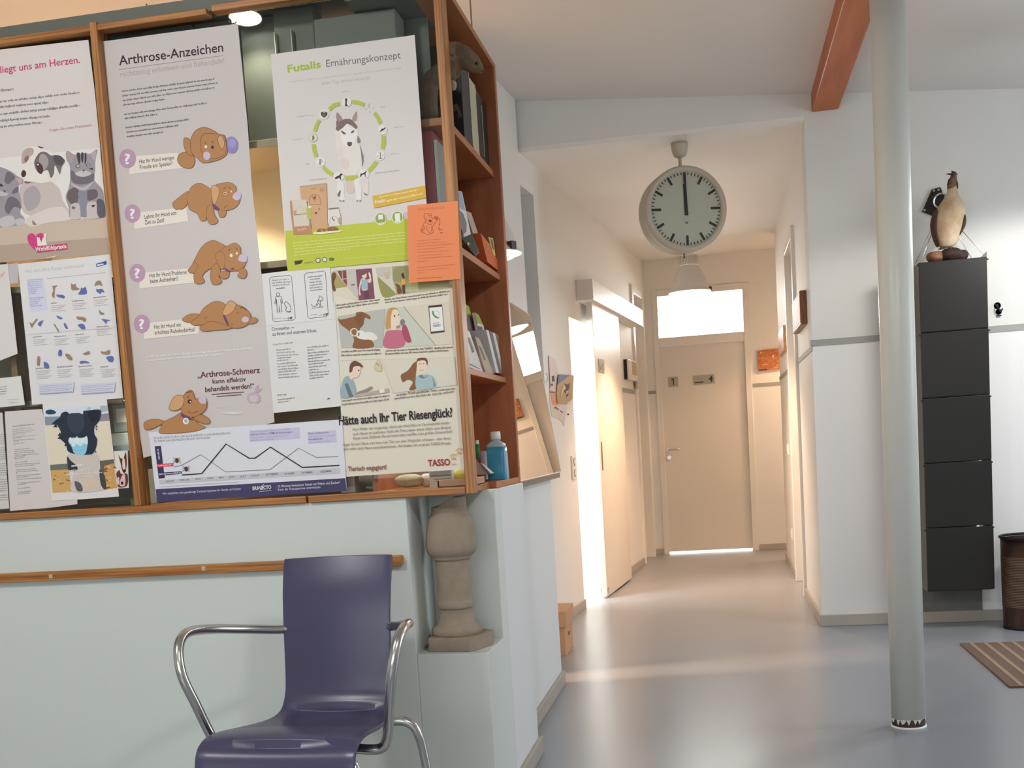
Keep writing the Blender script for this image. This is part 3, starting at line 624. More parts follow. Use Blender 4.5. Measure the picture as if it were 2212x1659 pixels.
# door signs
PLATE = mat('brushed_sign', rgb(160, 150, 132), 0.35, 0.4); SIGNINK = mat('sign_ink', rgb(52, 44, 40), 0.5)
YD1 = YE + 0.012
def plate(name, pts, lab):
    q = [atY(x, y, YD1) for x, y in pts]; c = sum(q, Vector()) / 4
    t = thing(name, (c.x, YD1, c.z), lab, 'sign'); m = MB(); m.prism([Vector((p.x, YD1 - 0.004, p.z)) for p in q], (0, 0.004, 0)); m.build('plate', PLATE, t, bevel=0.0008); return t
s1 = plate('door_sign', [(1443, 815), (1464, 813.5), (1465, 834.5), (1444, 836.5)], 'square metal sign with number 1 on the end door')
m = MB(); m.prism([atY(x, y, YD1 - 0.0042) for x, y in ((1453.2, 817.5), (1455.6, 817.3), (1455.9, 831.6), (1453.6, 831.8), (1453.3, 820.6), (1449.8, 822.6), (1449.6, 820.9))], (0, -0.0008, 0)); m.build('number', SIGNINK, s1)
s2 = plate('door_sign', [(1496.5, 812), (1542.5, 808), (1544, 828), (1498, 832)], 'wide metal sign with small dog pictogram on the end door')
m = MB(); m.prism([atY(x, y, YD1 - 0.0042) for x, y in ((1500, 825.6), (1519.5, 824), (1519.6, 826.3), (1500.2, 827.8))], (0, -0.0008, 0)); m.build('lettering', SIGNINK, s2)
m = MB(); m.prism([atY(x, y, YD1 - 0.0042) for x, y in ((1531, 819), (1534, 816), (1535.5, 811.5), (1537.5, 812), (1539.3, 816), (1539, 821), (1537.8, 825), (1535.6, 825), (1535.2, 820.5), (1532.5, 820.6))], (0, -0.0008, 0)); m.build('pictogram', SIGNINK, s2)
def lplate(name, pts, off, lab, cat, mt, thick=0.004):
    q = [atL(x, y, off) for x, y in pts]; c = sum(q, Vector()) / 4
    t = thing(name, c, lab, cat); m = MB(); m.prism(q, (thick, 0, 0)); m.build('plate', mt, t); return t
s3 = lplate('door_sign', [(1292, 775), (1304, 777), (1305, 807), (1293.5, 804)], 0.078, 'small metal sign on the cream sliding door', 'sign', PLATE)
m = MB(); m.prism([atL(x, y, 0.083) for x, y in ((1296, 800), (1298, 794), (1302, 785), (1301.5, 792), (1303, 801), (1300, 799))], (0.0006, 0, 0)); m.build('pictogram', mat('sign_pictogram', rgb(136, 122, 98), 0.5), s3)
lplate('door_sign', [(1372, 818), (1376, 818.5), (1377, 840), (1373, 839.5)], 0.019, 'narrow metal sign on the door frame left of the end door', 'sign', PLATE)
th_ = thing('thermostat', atL(1356, 803), 'white thermostat box on the left corridor wall above the grey stripe', 'thermostat')
m = MB(); lw(m, 9.80, 10.22, 0.0, 0.045, 1.60, 1.765); m.build('housing', mat('thermostat_white', (0.74, 0.70, 0.64), 0.4), th_, bevel=0.003)
m = MB(); lw(m, 9.97, 10.20, 0.045, 0.047, 1.645, 1.755); m.build('display', mat('thermostat_display', rgb(176, 150, 120), 0.4), th_)
m = MB(); lw(m, 9.797, 9.80, 0.004, 0.030, 1.60, 1.765); m.build('side_vent', BLACK_E, th_)
# double socket
sk = atL(1239, 1010); so = thing('wall_socket', sk, 'white double power socket on the wall beside the sliding door', 'socket')
SOCK = mat('socket_white', (0.74, 0.71, 0.66), 0.35)
m = MB(); lw(m, sk.y - 0.075, sk.y + 0.055, 0.0, 0.010, sk.z - 0.077, sk.z + 0.077); m.build('frame', SOCK, so, bevel=0.003)
for dz in (-0.036, 0.036):
    m = MB(); cc = Vector((LX(sk.y - 0.01) + 0.0105, sk.y - 0.01, sk.z + dz)); m.lathe([(0.021, -0.004), (0.0215, 0.001), (0.026, 0.0015), (0.027, -0.002)], cc, 24, 'x'); m.build('outlet', mat('socket_recess', rgb(150, 132, 112), 0.5), so)
# sockets on the right corridor wall
for y_, z_, lab in ((9.32, 0.95, 'white light switch on the right corridor wall'), (9.25, 0.30, 'white power socket low on the right corridor wall')):
    t = thing('wall_socket' if z_ < .5 else 'light_switch', (0.512, y_, z_), lab, 'socket' if z_ < .5 else 'switch')
    m = MB(); m.box((0.498, y_ - 0.04, z_ - 0.042), (0.512, y_ + 0.04, z_ + 0.042)); fr_ = m.build('frame', SOCK, t, bevel=0.003)
    m = MB(); m.box((0.494, y_ - 0.026, z_ - 0.028), (0.500, y_ + 0.026, z_ + 0.028)); m.build('rocker' if z_ > .5 else 'outlet', SOCK, t, bevel=0.002)
# wooden boards
OSB = wood('chipboard', rgb(206, 132, 74), rgb(166, 92, 46), (30, 30, 60), 0.5)
def frame_on_end():
    t = thing('wall_board', (0.475, YE, 1.66), 'orange wooden board with pale scratches on the end wall', 'board')
    q = [atY(x, y, YE - 0.02) for x, y in ((1636.5, 757.5), (1691, 751), (1692, 796), (1638.5, 801.5))]
    m = MB(); m.prism([Vector((p.x, YE - 0.022, p.z)) for p in q], (0, 0.022, 0)); m.build('panel', OSB, t)
    m = MB(); rg = random.Random(2)
    for x, y, a, b in ((1670, 770, 5, 9), (1655, 787, 14, 2), (1644, 762, 6, 3), (1646, 773, 5, 1.5), (1676, 793, 12, 1.6), (1680, 788, 7, 1.5)):
        pts = [atY(x + a / 2 * cos(k * pi / 4) * rg.uniform(.6, 1.1), y + b / 2 * sin(k * pi / 4) * rg.uniform(.6, 1.1), YE - 0.0225) for k in range(8)]
        m.prism(pts, (0, -0.0006, 0))
    m.build('pale_scratches', mat('board_scratch', rgb(236, 190, 140), 0.5), t)
    m = MB(); m.prism([atY(x, y, YE - 0.0225) for x, y in ((1640, 798.5), (1656, 797), (1657, 800), (1640, 801))], (0, -0.0006, 0)); m.build('dark_notch', DARK, t)
frame_on_end()
t = thing('wall_board', (0.512, 9.4, 1.70), 'light wooden board beyond the door on the right corridor wall', 'board')
m = MB(); m.box((0.484, 9.02, 1.69), (0.512, 9.80, 1.872)); m.build('panel', wood('light_board', rgb(214, 160, 104), rgb(190, 134, 84), (40, 3, 20)), t, bevel=0.003)
t = thing('wall_board', (0.512, 7.3, 1.69), 'white papered wooden board near the corner of the right corridor wall', 'board')
m = MB(); m.box((0.474, 6.98, 1.695), (0.512, 7.68, 1.885)); m.build('panel', wood('brown_board', rgb(150, 90, 52), rgb(112, 62, 34), (60, 20, 6)), t, bevel=0.004)
m = MB(); m.box((0.4725, 6.99, 1.705), (0.4738, 7.67, 1.880)); m.build('paper_face', mat('board_paper', rgb(226, 216, 208), 0.6, vary=(26, 0.5, rgb(188, 166, 150))), t)
# ------------------------------------------------------------------ glazed poster cabinet with the open bookshelf at its end
YG = 3.300                       # glass plane
YP = 3.266                       # front of the posts
ZB, ZT1 = 0.9765, 0.9965
cab = thing('display_cabinet', (-1.9, 3.4, ZB), 'orange plywood cabinet with glass front full of posters and open bookshelf end', 'cabinet')
def part(mb, name, m, parent=None, **k): return mb.build(name, m, parent or cab, **k)
zt_l0 = atY(0, 93, YP).z; zl = atY(440, 30, YP).z; xl = atY(444, 24, YP).x
part(MB().box((-5, YP, ZB), (-1.205, 3.62, ZT1)), 'bottom_board', PLY_H, bevel=0.002)
part(MB().box((-1.198, YP, ZB), (-0.7235, 3.62, ZT1)), 'bottom_board', PLY_H, bevel=0.002)
part(MB().box((-5, YP + 0.004, zl), (xl, YG + 0.012, zl + 0.017)), 'top_rail', PLY_H, bevel=0.002)
part(MB().box((xl + 0.012, YP + 0.012, zl + 0.008), (-0.7235, YG + 0.016, zl + 0.028)), 'top_rail', PLY_H, bevel=0.002)
TOPM = mat('grey_green_board', rgb(104, 106, 96), 0.5)
part(MB().box((-5, YG + 0.012, zl + 0.046), (-0.99, 3.62, zl + 0.06)), 'top_board', TOPM)
part(MB().box((-0.99, YG + 0.014, 2.384), (-0.80, 3.62, 2.396)), 'top_board', TOPM)
part(MB().box((-0.80, YG + 0.035, 2.384), (-0.70, 3.62, 2.402)), 'top_board', BEECH_S)
part(MB().box((-5, YG + 0.002, zl + 0.02), (-0.725, YG + 0.014, zl + 0.06)), 'top_board', TOPM)
def post(x0, x1, z1):
    part(MB().box((x0, YP - 0.002, ZT1 if x1 < -.8 else ZB), (x1, YG + 0.03, z1)), 'post', PLY_V, bevel=0.002)
post(-1.752, -1.730, zl + 0.022); post(-0.7225, -0.700, 2.55)
# bookshelf boards
ZS = [(2.021, 2.043), (1.674, 1.695), (1.324, 1.343)]
for z0, z1 in ZS:
    part(MB().box((-0.998, YG + 0.035, z0), (-0.722, 4.036, z1)), 'shelf', BEECH_S, bevel=0.002)
    part(MB().box((-4.9, YG + 0.035, z0 - 0.002), (-1.018, 3.60, z1 - 0.002)), 'shelf', mat('dull_shelf', rgb(176, 156, 128), 0.5), bevel=0.002)
part(MB().box((-1.0, 3.62, ZB), (-0.70, 4.04, ZT1)), 'shelf', BEECH_S, bevel=0.002)
part(MB().box((-1.0, 4.038, ZB), (-0.699, 4.070, 2.402)), 'end_panel', BEECH, bevel=0.003)
part(MB().box((-1.018, YG + 0.035, ZT1), (-1.0, 4.06, 2.021)), 'back_board', BEECH)
part(MB().box((-1.018, 3.62, 2.021), (-1.0, 4.06, zl)), 'back_board', BEECH)
part(MB().box((-0.998, 3.514, ZS[0][1]), (-0.80, 3.522, 2.384)), 'partition', TOPM)
part(MB().box((-1.0, 3.62, 2.384), (-0.70, 4.04, 2.402)), 'top_board', BEECH_S)
part(MB().box((-2.165, YG + 0.04, ZT1), (-2.145, 3.60, zl)), 'divider', mat('dull_divider', rgb(168, 132, 98), 0.5))
CREAM = mat('cream_back_panel', rgb(226, 212, 184), 0.6)
part(MB().box((-4.9, 3.602, ZT1), (-1.02, 3.612, zl)), 'back_panel', CREAM)
GLC = glassmat('cabinet_glass', (0.93, 0.95, 0.93), 1.4)
for x0, x1 in ((-4.9, -1.755), (-1.727, -0.725)):
    part(MB().box((x0, YG, ZT1 + 0.001), (x1, YG + 0.004, zl + (0.0 if x1 < -1.7 else 0.002))), 'glass_pane', GLC)
# small halogen spotlights inside the cabinet; those under the shelves are added
def spotlight(px, py, Y, z=None, e=3.0, lab=''):
    p = atY(px, py, Y) if z is None else Vector((atY(px, py, Y).x, Y, z))
    t = thing('cabinet_spotlight', p, lab, 'spotlight', 'halogen spotlights in the cabinet')
    M = Matrix.Translation(p) @ Matrix.Rotation(radians(-9), 4, 'X')
    m = MB(); m.lathe([(0.047, 0.001), (0.049, 0.0), (0.050, 0.006), (0.034, 0.022), (0.02, 0.03)], (0, 0, 0), 32, cap=False); m.v = [M @ v for v in m.v]; m.build('reflector', CHROME, t)
    m = MB(); m.lathe([(0.001, 0.005), (0.046, 0.004)], (0, 0, 0), 32, cap=False); m.v = [M @ v for v in m.v]; m.build('lit_lens', diffuser('halogen_lens', (1.0, 0.97, 0.92), 7.0) if 'halogen_lens' not in bpy.data.materials else bpy.data.materials['halogen_lens'], t)
    m = MB(); m.box((-0.052, -0.012, -0.004), (-0.040, 0.006, 0.018)); m.tube([(-0.046, -0.004, -0.002), (-0.030, -0.010, -0.016), (-0.022, -0.010, -0.010)], 0.003, 8); m.ball((-0.036, -0.01, -0.014), 0.006, 8); m.v = [M @ v for v in m.v]; m.build('bracket', CHROME, t)
    l = bpy.data.lights.new('halogen_light', 'SPOT'); l.energy = e; l.color = (1.0, 0.90, 0.74); l.spot_size = radians(130); l.spot_blend = 0.6; l.shadow_soft_size = 0.03
    o = bpy.data.objects.new('halogen_light', l); COL.objects.link(o); o.parent = t; o.location = (0, 0, -0.004); o.rotation_euler = (radians(-9), 0, 0)
spotlight(530, 40, 3.37, None, 7.0, 'lit halogen spotlight at the top of the poster cabinet above the violet question poster')
for i, (px_, z_) in enumerate(((480, 2.008), (860, 1.316), (330, 1.99), (60, 1.99), (275, 1.316))):  # unseen fixtures, added to brighten the cabinet compartments
    spotlight(px_, 600, 3.40, z_, (26, 5, 14, 8, 4)[i], ['halogen spotlight under the upper cabinet shelf behind the dog food poster', 'halogen spotlight under the lowest cabinet shelf behind the comic poster', 'halogen spotlight under the upper cabinet shelf behind the question poster', 'halogen spotlight under the upper cabinet shelf at the left frame edge', 'halogen spotlight under the lowest cabinet shelf beside the left post'][i])
# grey-green file boxes in the upper compartment
FILEG = mat('grey_green_file', rgb(112, 116, 106), 0.55); PLEDGE = mat('plastic_sleeve', rgb(214, 218, 206), 0.4)
xs = [-2.135, -1.98, -1.83, -1.665, -1.50, -1.36, -1.245, -1.115]
for i in range(len(xs)):
    x0 = xs[i]; x1 = xs[i + 1] - 0.006 if i + 1 < len(xs) else -0.868
    lab = 'grey green file box in the upper cabinet compartment, ' + ['furthest left', 'second from the left', 'third from the left', 'fourth from the left', 'under the lit spotlight', 'just right of the lit spotlight', 'with white sleeve edges', 'rightmost behind the dog food poster'][i]
    t = thing('file_box', ((x0 + x1) / 2, 3.50, ZS[0][1] - 0.002), lab, 'file box', 'file boxes in the cabinet')
    m = MB(); m.box((x0, (3.42 + 0.012 * (i % 3)) if i < 7 else 3.40, ZS[0][1] - 0.002), (x1, 3.58 if i < 6 else 3.50, (zl + 0.040 - 0.003 * (i % 2)) if i < 7 else 2.38)); m.build('box', mat('grey_green_file_%s' % 'abc'[i % 3], rgb(*[(112, 114, 104), (118, 120, 114), (100, 105, 96)][i % 3]), 0.5), t, bevel=0.003)
    if i in (4, 6):
        m = MB(); m.box((x0 + 0.006, 3.40, ZS[0][1]), (x0 + 0.008, 3.42, 2.36)); m.box((x0 + 0.058, 3.40, ZS[0][1]), (x0 + 0.060, 3.42, 2.36)); m.build('sleeve_edge', PLEDGE, t)

# ------------------------------------------------------------------ bookshelf contents
XB = -0.735
BLK = mat('black_binder', rgb(36, 33, 32), 0.4); CRB = mat('cream_binder', rgb(196, 184, 156), 0.5)
zs1 = ZS[0][1]
def binder(px0, px1, py, ztop, m_, lab, x1=XB, grp='binders on the top shelf'):
    y0, y1 = atX(px0, py, x1).y, atX(px1, py, x1).y
    t = thing('binder', (-0.86, (y0 + y1) / 2, zs1), lab, 'binder', grp)
    m = MB(); m.box((-0.985, y0, zs1), (x1, y1, ztop)); m.build('cover', m_, t, bevel=0.002)
    if m_ is BLK:
        for z0, z1 in ((zs1, zs1 + 0.022), (ztop - 0.02, ztop)):
            m = MB(); m.box((x1 - 0.004, y0 - 0.0008, z0 - 0.0), (x1 + 0.0012, y0 + 0.003, z1)); m.box((x1 - 0.004, y1 - 0.003, z0), (x1 + 0.0012, y1 + 0.0008, z1)); m.build('metal_corner', CHROME, t)
        m = MB(); m.box((x1, y1 - 0.004, zs1 + 0.03), (x1 + 0.0008, y1 - 0.001, ztop - 0.03)); m.build('spine_edge', PLEDGE, t)
binder(1003, 1020, 280, 2.345, BLK, 'black binder nearest the post on the top bookshelf shelf, behind the stuffed marten')
binder(1021, 1034, 300, 2.28, CRB, 'cream binder between the black ones on the top bookshelf shelf')
binder(1035, 1046, 320, 2.27, BLK, 'black binder with chrome corners right of the cream one on the top shelf')
binder(1046.5, 1057, 340, 2.27, BLK, 'black binder at the far end of the top bookshelf shelf')
t = thing('binder', (-0.78, 3.45, ZS[1][1]), 'red binder seen through the glass between dog food poster and cabinet post', 'binder')
m = MB(); m.box((-0.815, 3.345, ZS[1][1]), (-0.768, 3.50, 2.012)); m.build('cover', mat('red_binder', rgb(150, 44, 54), 0.45), t, bevel=0.002)
m = MB(); m.box((-0.766, 3.343, ZS[1][1]), (-0.757, 3.50, 1.985)); m.build('grey_spine', mat('grey_binder_edge', rgb(160, 160, 158), 0.45), t)
# stuffed marten looking out of the top shelf
FUR = mat('marten_fur', rgb(134, 110, 86), 0.9, vary=(50, 0.6, rgb(104, 82, 62)), bump=(220, 0.004)); FURL = mat('marten_pale_fur', rgb(190, 166, 136), 0.9, vary=(60, 0.6, rgb(160, 134, 104)))
mt = thing('stuffed_marten', (-0.80, 3.42, zs1), 'stuffed brown marten leaning out of the top bookshelf shelf in front of black binders', 'stuffed animal')
def pm(x, y, Y): return atY(x, y, Y)
path = [(Vector((-0.790, 3.43, zs1 + 0.03)), 0.022), (Vector((-0.785, 3.425, zs1 + 0.12)), 0.028), (pm(970, 150, 3.42), 0.034), (pm(975, 122, 3.42), 0.040), (pm(996, 122, 3.42), 0.033), (pm(1010, 130, 3.42), 0.029), (pm(1022, 138, 3.42), 0.026), (pm(1031, 145, 3.42), 0.019), (pm(1039, 152, 3.42), 0.011), (pm(1042, 155, 3.42), 0.005)]
pts = smooth_path([p for p, r in path], 5); rr = [path[min(i // 5, 9)][1] * (1 - (i % 5) / 5) + path[min(i // 5 + 1, 9)][1] * ((i % 5) / 5) for i in range(len(pts))]
m = MB(); m.tube(pts, rr, 18); m.build('body', FUR, mt)
for (x, y, dy) in ((1017, 121, -0.012), (1020, 119, 0.02)):
    c = pm(x, y, 3.42) + Vector((0, dy, 0)); m = MB(); m.ball(c, (0.010, 0.005, 0.012), 10); m.build('ear', FUR, mt)
c = pm(1030, 138, 3.405); m = MB(); m.ball(c + Vector((0, -0.006, 0)), 0.0045, 10); m.build('eye', mat('glass_eye', (0.01, 0.008, 0.006), 0.1), mt)
c = pm(1043, 153, 3.41); m = MB(); m.ball(c, 0.004, 8); m.build('nose', DARK, mt)
m = MB(); m.tube([pm(972, 140, 3.40), pm(975, 160, 3.38), pm(977, 178, 3.37), pm(979, 188, 3.365)], [0.018, 0.012, 0.009, 0.008], 12); lg = m.build('front_leg', FUR, mt)
m = MB(); m.ball(pm(978, 184, 3.37), (0.012, 0.014, 0.016), 10); m.build('paw', FURL, lg)
m = MB(); m.tube([Vector((-0.82, 3.47, zs1 + 0.02)), Vector((-0.82, 3.46, zs1 + 0.03)), pm(988, 232, 3.46), pm(993, 252, 3.46)], [0.022, 0.016, 0.011, 0.006], 12); m.build('tail', mat('tail_fur', rgb(64, 54, 46), 0.9), mt)

def xleaf(name, poly, X, th_, m_, lab, cat='brochure', grp=None, extras=()):
    q = [atX(x, y, X) for x, y in poly]; zmin = min(p.z for p in q); c = sum(q, Vector()) / len(q)
    t = thing(name, (c.x, c.y, zmin), lab, cat, grp)
    m = MB(); m.prism(q, (-th_, 0, 0)); m.build('cover' if cat != 'box' else 'body', m_, t)
    for nm, pl_, mm in extras:
        m = MB(); m.prism([atX(x, y, X + 0.0006) for x, y in pl_], (-0.0005, 0, 0)); m.build(nm, mm, t)
    return t
PW = mat('brochure_white', rgb(226, 222, 218), 0.4); PBL = mat('brochure_blue', rgb(146, 176, 204), 0.4); PGR = mat('brochure_grey_print', rgb(124, 116, 124), 0.45); PGN = mat('brochure_green', rgb(158, 176, 66), 0.45); PMA = mat('brochure_mauve', rgb(120, 104, 106), 0.45); POR = mat('orange_card', rgb(206, 98, 52), 0.5); PYE = mat('yellow_card', rgb(214, 190, 106), 0.5); PBG = mat('brochure_beige', rgb(190, 172, 152), 0.5)
g = 'brochures on the bookshelf'
xleaf('brochure', [(984, 411), (998, 414), (1020, 520), (1002, 512)], -0.742, 0.012, PW, 'white and blue brochure with dark portrait behind the orange flyer on the bookshelf', grp=g,
      extras=[('blue_print', [(984.5, 412), (997, 415), (1005, 455), (991, 448)], PBL), ('portrait_print', [(991, 452), (1001, 462), (1008, 482), (1008, 500), (1000, 508), (995, 490)], PGR)])
xleaf('brochure', [(1006, 455), (1018, 460), (1034, 508), (1024, 512)], -0.765, 0.008, PBG, 'beige brochure between the white brochure and orange box on the bookshelf', grp=g)
ACR = glassmat('acrylic', (0.90, 0.90, 0.88), 1.45)
t = thing('brochure_holder', (-0.76, 3.48, ZS[1][1]), 'clear acrylic holder in front of the white and blue brochure', 'holder')
m = MB(); q = [atX(x, y, -0.730) for x, y in ((997, 515), (1020, 505), (1036, 545), (1027, 555))]; m.prism(q, (-0.003, 0, 0)); m.build('front_plate', ACR, t)
m = MB(); m.box((-0.80, q[0].y, ZS[1][1]), (-0.73, q[2].y, ZS[1][1] + 0.004)); m.build('tray', ACR, t)
m = MB(); m.ball(atX(1010, 527, -0.728), 0.006, 8); m.build('bead', CHROME, t)
q = [atX(x, y, -0.728) for x, y in ((1038, 503), (1060, 530), (1083, 583), (1083.5, 590), (1053, 566))]
t = thing('card_box', (q[0].x, q[0].y, ZS[1][1]), 'orange card box with yellow note on the second bookshelf shelf', 'box')
m = MB(); m.prism(q, (-0.045, 0, 0)); m.build('body', POR, t)
m = MB(); m.prism([atX(x, y, -0.7265) for x, y in ((1055, 512), (1065, 515), (1070.5, 553), (1066, 551))], (-0.0012, 0, 0)); yn = m.build('yellow_note', PYE, t)
m = MB(); m.prism([atX(x, y, -0.7262) for x, y in ((1059, 516), (1064, 517), (1067.5, 541), (1063, 536))], (-0.0005, 0, 0)); m.build('dark_print', mat('note_print', rgb(110, 96, 58), 0.5), yn)
xleaf('brochure', [(1003, 655), (1013, 662), (1022, 692), (1032, 770), (1024, 790), (1008, 785)], -0.79, 0.010, PMA, 'mauve brochure with green top nearest the post on the third bookshelf shelf', grp=g, extras=[('green_print', [(1003, 655), (1013, 662), (1020, 688), (1006, 676)], PGN)])
xleaf('brochure', [(1026, 675), (1034, 680), (1045, 705), (1049, 745), (1040, 742)], -0.77, 0.010, PW, 'white brochure with green top standing behind the others on the third shelf', grp=g, extras=[('green_print', [(1026, 675), (1034, 680), (1043, 701), (1031, 698)], PGN), ('dark_print', [(1032, 704), (1042, 706), (1045, 735), (1038, 730)], PMA)])
xleaf('brochure', [(1005, 710), (1014, 716), (1023, 742), (1046, 806), (1030, 800), (1012, 792)], -0.752, 0.010, PW, 'white leaflet with grey picture leaning lowest left on the third shelf', grp=g, extras=[('grey_print', [(1008, 725), (1015, 730), (1025, 760), (1020, 762)], PGR), ('line_print', [(1012, 783), (1036, 796), (1037, 798), (1012, 786)], PGR)])
xleaf('brochure', [(1026, 726), (1036, 732), (1068, 808), (1050, 806), (1044, 790)], -0.745, 0.010, PBG, 'beige leaflet leaning in the middle of the third bookshelf shelf', grp=g, extras=[('dark_print', [(1034, 745), (1039, 750), (1050, 778), (1046, 778)], PMA)])
for i in range(4):
    dx = 7.0 * i
    xleaf('booklet', [(1050 + dx, 712 + 3 * i), (1055.5 + dx, 714 + 3 * i), (1078 + dx * .9, 806 + 2 * i), (1072 + dx * .9, 805 + 2 * i)], -0.734 - 0.002 * i, 0.11, [PW, PGR, PW, mat('booklet_khaki', rgb(150, 138, 92), 0.5)][i],
          'white booklet in the upright row at the far end of the third shelf' if i in (0,) else ['', 'dark grey booklet in the upright row on the third shelf', 'second white booklet in the upright row on the third shelf', 'khaki booklet last in the upright row on the third shelf'][i], 'booklet', 'upright booklets')
# bottle, pen, tray, cups on the lowest shelf
pb = atZ(1079, 1036, ZT1); bt = thing('disinfectant_bottle', (pb.x, pb.y, ZT1), 'blue disinfectant bottle with white cap on the lowest bookshelf shelf', 'bottle')
LIQ = mat('blue_liquid', rgb(74, 156, 190), 0.2, vary=(4, 0.9, rgb(66, 146, 180))); CLR = mat('cloudy_plastic', rgb(170, 196, 206), 0.25); CAPW = mat('cap_white', (0.82, 0.82, 0.80), 0.35)
def rrect(hx, hy, r, z, c, n=6):
    out = []
    for (sx_, sy_, a0) in ((1, 1, 0), (-1, 1, pi / 2), (-1, -1, pi), (1, -1, 3 * pi / 2)):
        for k in range(n + 1): a = a0 + pi / 2 * k / n; out.append(Vector((c[0] + sx_ * (hx - r) + r * cos(a), c[1] + sy_ * (hy - r) + r * sin(a), z)))
    return out
c = (pb.x - 0.005, pb.y)
m = MB(); m.loft([rrect(.034, .030, .012, ZT1, c), rrect(.0355, .031, .013, ZT1 + .004, c), rrect(.035, .031, .013, ZT1 + .03, c), rrect(.0345, .031, .013, ZT1 + .085, c), rrect(.032, .030, .013, ZT1 + .108, c)]); m.build('filled_body', LIQ, bt)
m = MB(); m.loft([rrect(.032, .030, .013, ZT1 + .1085, c), rrect(.029, .027, .013, ZT1 + .118, c), rrect(.020, .020, .013, ZT1 + .126, c), rrect(.0145, .0145, .0144, ZT1 + .129, c), rrect(.0145, .0145, .0144, ZT1 + .134, c)]); m.build('shoulder', CLR, bt)
m = MB(); m.lathe([(.0175, ZT1 + .133), (.0175, ZT1 + .150), (.0165, ZT1 + .158), (.015, ZT1 + .160)], (c[0], c[1], 0), 28); m.build('cap', CAPW, bt)
pt = atZ(1053, 1046, ZT1)
ty = thing('wooden_tray', (-0.76, 3.42, ZT1), 'small pinkish wooden tray holding leaflets and pen in front of the blue bottle', 'tray')
TRAY = mat('pink_wood', rgb(184, 140, 112), 0.5)
yt0, yt1 = 3.33, 3.50
m = MB(); m.box((-0.82, yt0, ZT1), (-0.712, yt1, ZT1 + .004)); m.box((-0.82, yt0, ZT1), (-0.712, yt0 + .006, ZT1 + .022)); m.box((-0.82, yt1 - .006, ZT1), (-0.712, yt1, ZT1 + .022)); m.box((-0.82, yt0, ZT1), (-0.814, yt1, ZT1 + .022)); m.box((-0.718, yt0, ZT1), (-0.712, yt1, ZT1 + .022)); m.build('tray', TRAY, ty, bevel=.001)
q = [atX(x, y, -0.745) for x, y in ((1026, 988), (1031, 996), (1047, 1014), (1058, 1024), (1027, 1026))]
lv = thing('leather_wedge', (-0.75, 3.4, ZT1 + .004), 'dark brown wedge shaped holder standing in the wooden tray', 'holder'); m = MB(); m.prism(q, (-0.05, 0, 0)); m.build('body', mat('brown_leather', rgb(112, 78, 62), 0.6), lv)
xleaf('leaflet', [(1040, 1000), (1046, 1004), (1068, 1022), (1060, 1023)], -0.738, 0.02, PW, 'white card strip leaning out of the wooden tray', 'leaflet')
pn = thing('marker_pen', atX(1032, 985, -0.76), 'green marker pen with white end standing beside the cabinet post', 'pen')
a, b = atX(1033, 990, -0.76), atX(1030.5, 951, -0.76)
m = MB(); m.tube([a, a.lerp(b, .78)], .0062, 14); m.build('barrel', mat('green_plastic', rgb(24, 120, 66), 0.3), pn)
m = MB(); m.tube([a.lerp(b, .78), a.lerp(b, .9), b], [.0058, .0052, .0042], 14); m.build('end_cap', CAPW, pn)
for i, (x0, x1, y0, y1, lab) in enumerate(((1037, 1054, 975, 1012, 'tall clear plastic cup beside the green pen'), (1058, 1073, 990, 1022, 'clear tube in front of the blue bottle'))):
    a = atX((x0 + x1) / 2, y1 + 12, -0.765); h = atX(x0, y0, -0.765).z
    t = thing('plastic_cup', (a.x, a.y, ZT1), lab, 'cup'); m = MB(); m.lathe([(.011, ZT1 + .005), (.0115, h), (.0105, h), (.010, ZT1 + .007)], (a.x, a.y + .01, 0), 20, cap=False); m.build('wall', mat('cup_haze', rgb(186, 184, 190), 0.25, alpha=0.55), t)

# ------------------------------------------------------------------ desk top, glass guard and acrylics
DESK = mat('desk_edge', rgb(132, 116, 102), 0.5); DESKT = mat('desk_surface', rgb(214, 204, 190), 0.35)
dt = thing('desk_top', (-0.85, 4.66, 0.952), 'grey edged desk top behind the bookshelf end', 'worktop')
m = MB(); m.box((-1.05, 4.072, 0.952), (-0.723, 5.27, 0.974)); m.build('edge_board', DESK, dt, bevel=.001)
m = MB(); m.box((-1.05, 4.072, 0.974), (-0.721, 5.272, 0.977)); m.build('surface', DESKT, dt)
gg = thing('glass_guard', (-0.74, 4.66, 0.977), 'clear glass guard leaning back on the desk edge beside the bookshelf end', 'glass screen')
GLG = glassmat('guard_glass', (0.97, 0.965, 0.95), 1.2)
GN = Matrix.Rotation(radians(-0.5), 3, 'Z') @ (Matrix.Rotation(radians(-7.0), 3, 'Y') @ Vector((1, 0, 0))); GP = Vector((-0.728, 5.0, 0.978))
def gpt(y, z): return Vector((GP.x - (GN.y * (y - GP.y) + GN.z * (z - GP.z)) / GN.x, y, z))
q = [gpt(4.085, 0.978), gpt(5.315, 0.978), gpt(5.255, 1.682), gpt(4.085, 1.70)]
m = MB(); m.add(q, [(0, 1, 2, 3)]); m.build('pane', GLG, gg)
m = MB()
for a, b in ((1, 2), (2, 3)): m.tube([q[a], q[b]], 0.0014, 6)
m.build('polished_edge', mat('glass_edge', rgb(226, 214, 196), 0.2), gg)
t = thing('acrylic_box', (-0.81, 4.68, 0.977), 'low clear plastic box on the desk top next to the bookshelf end', 'box')
m = MB(); x0, x1, y0, y1, z0, z1 = -0.86, -0.768, 4.46, 4.90, 0.9775, 1.035
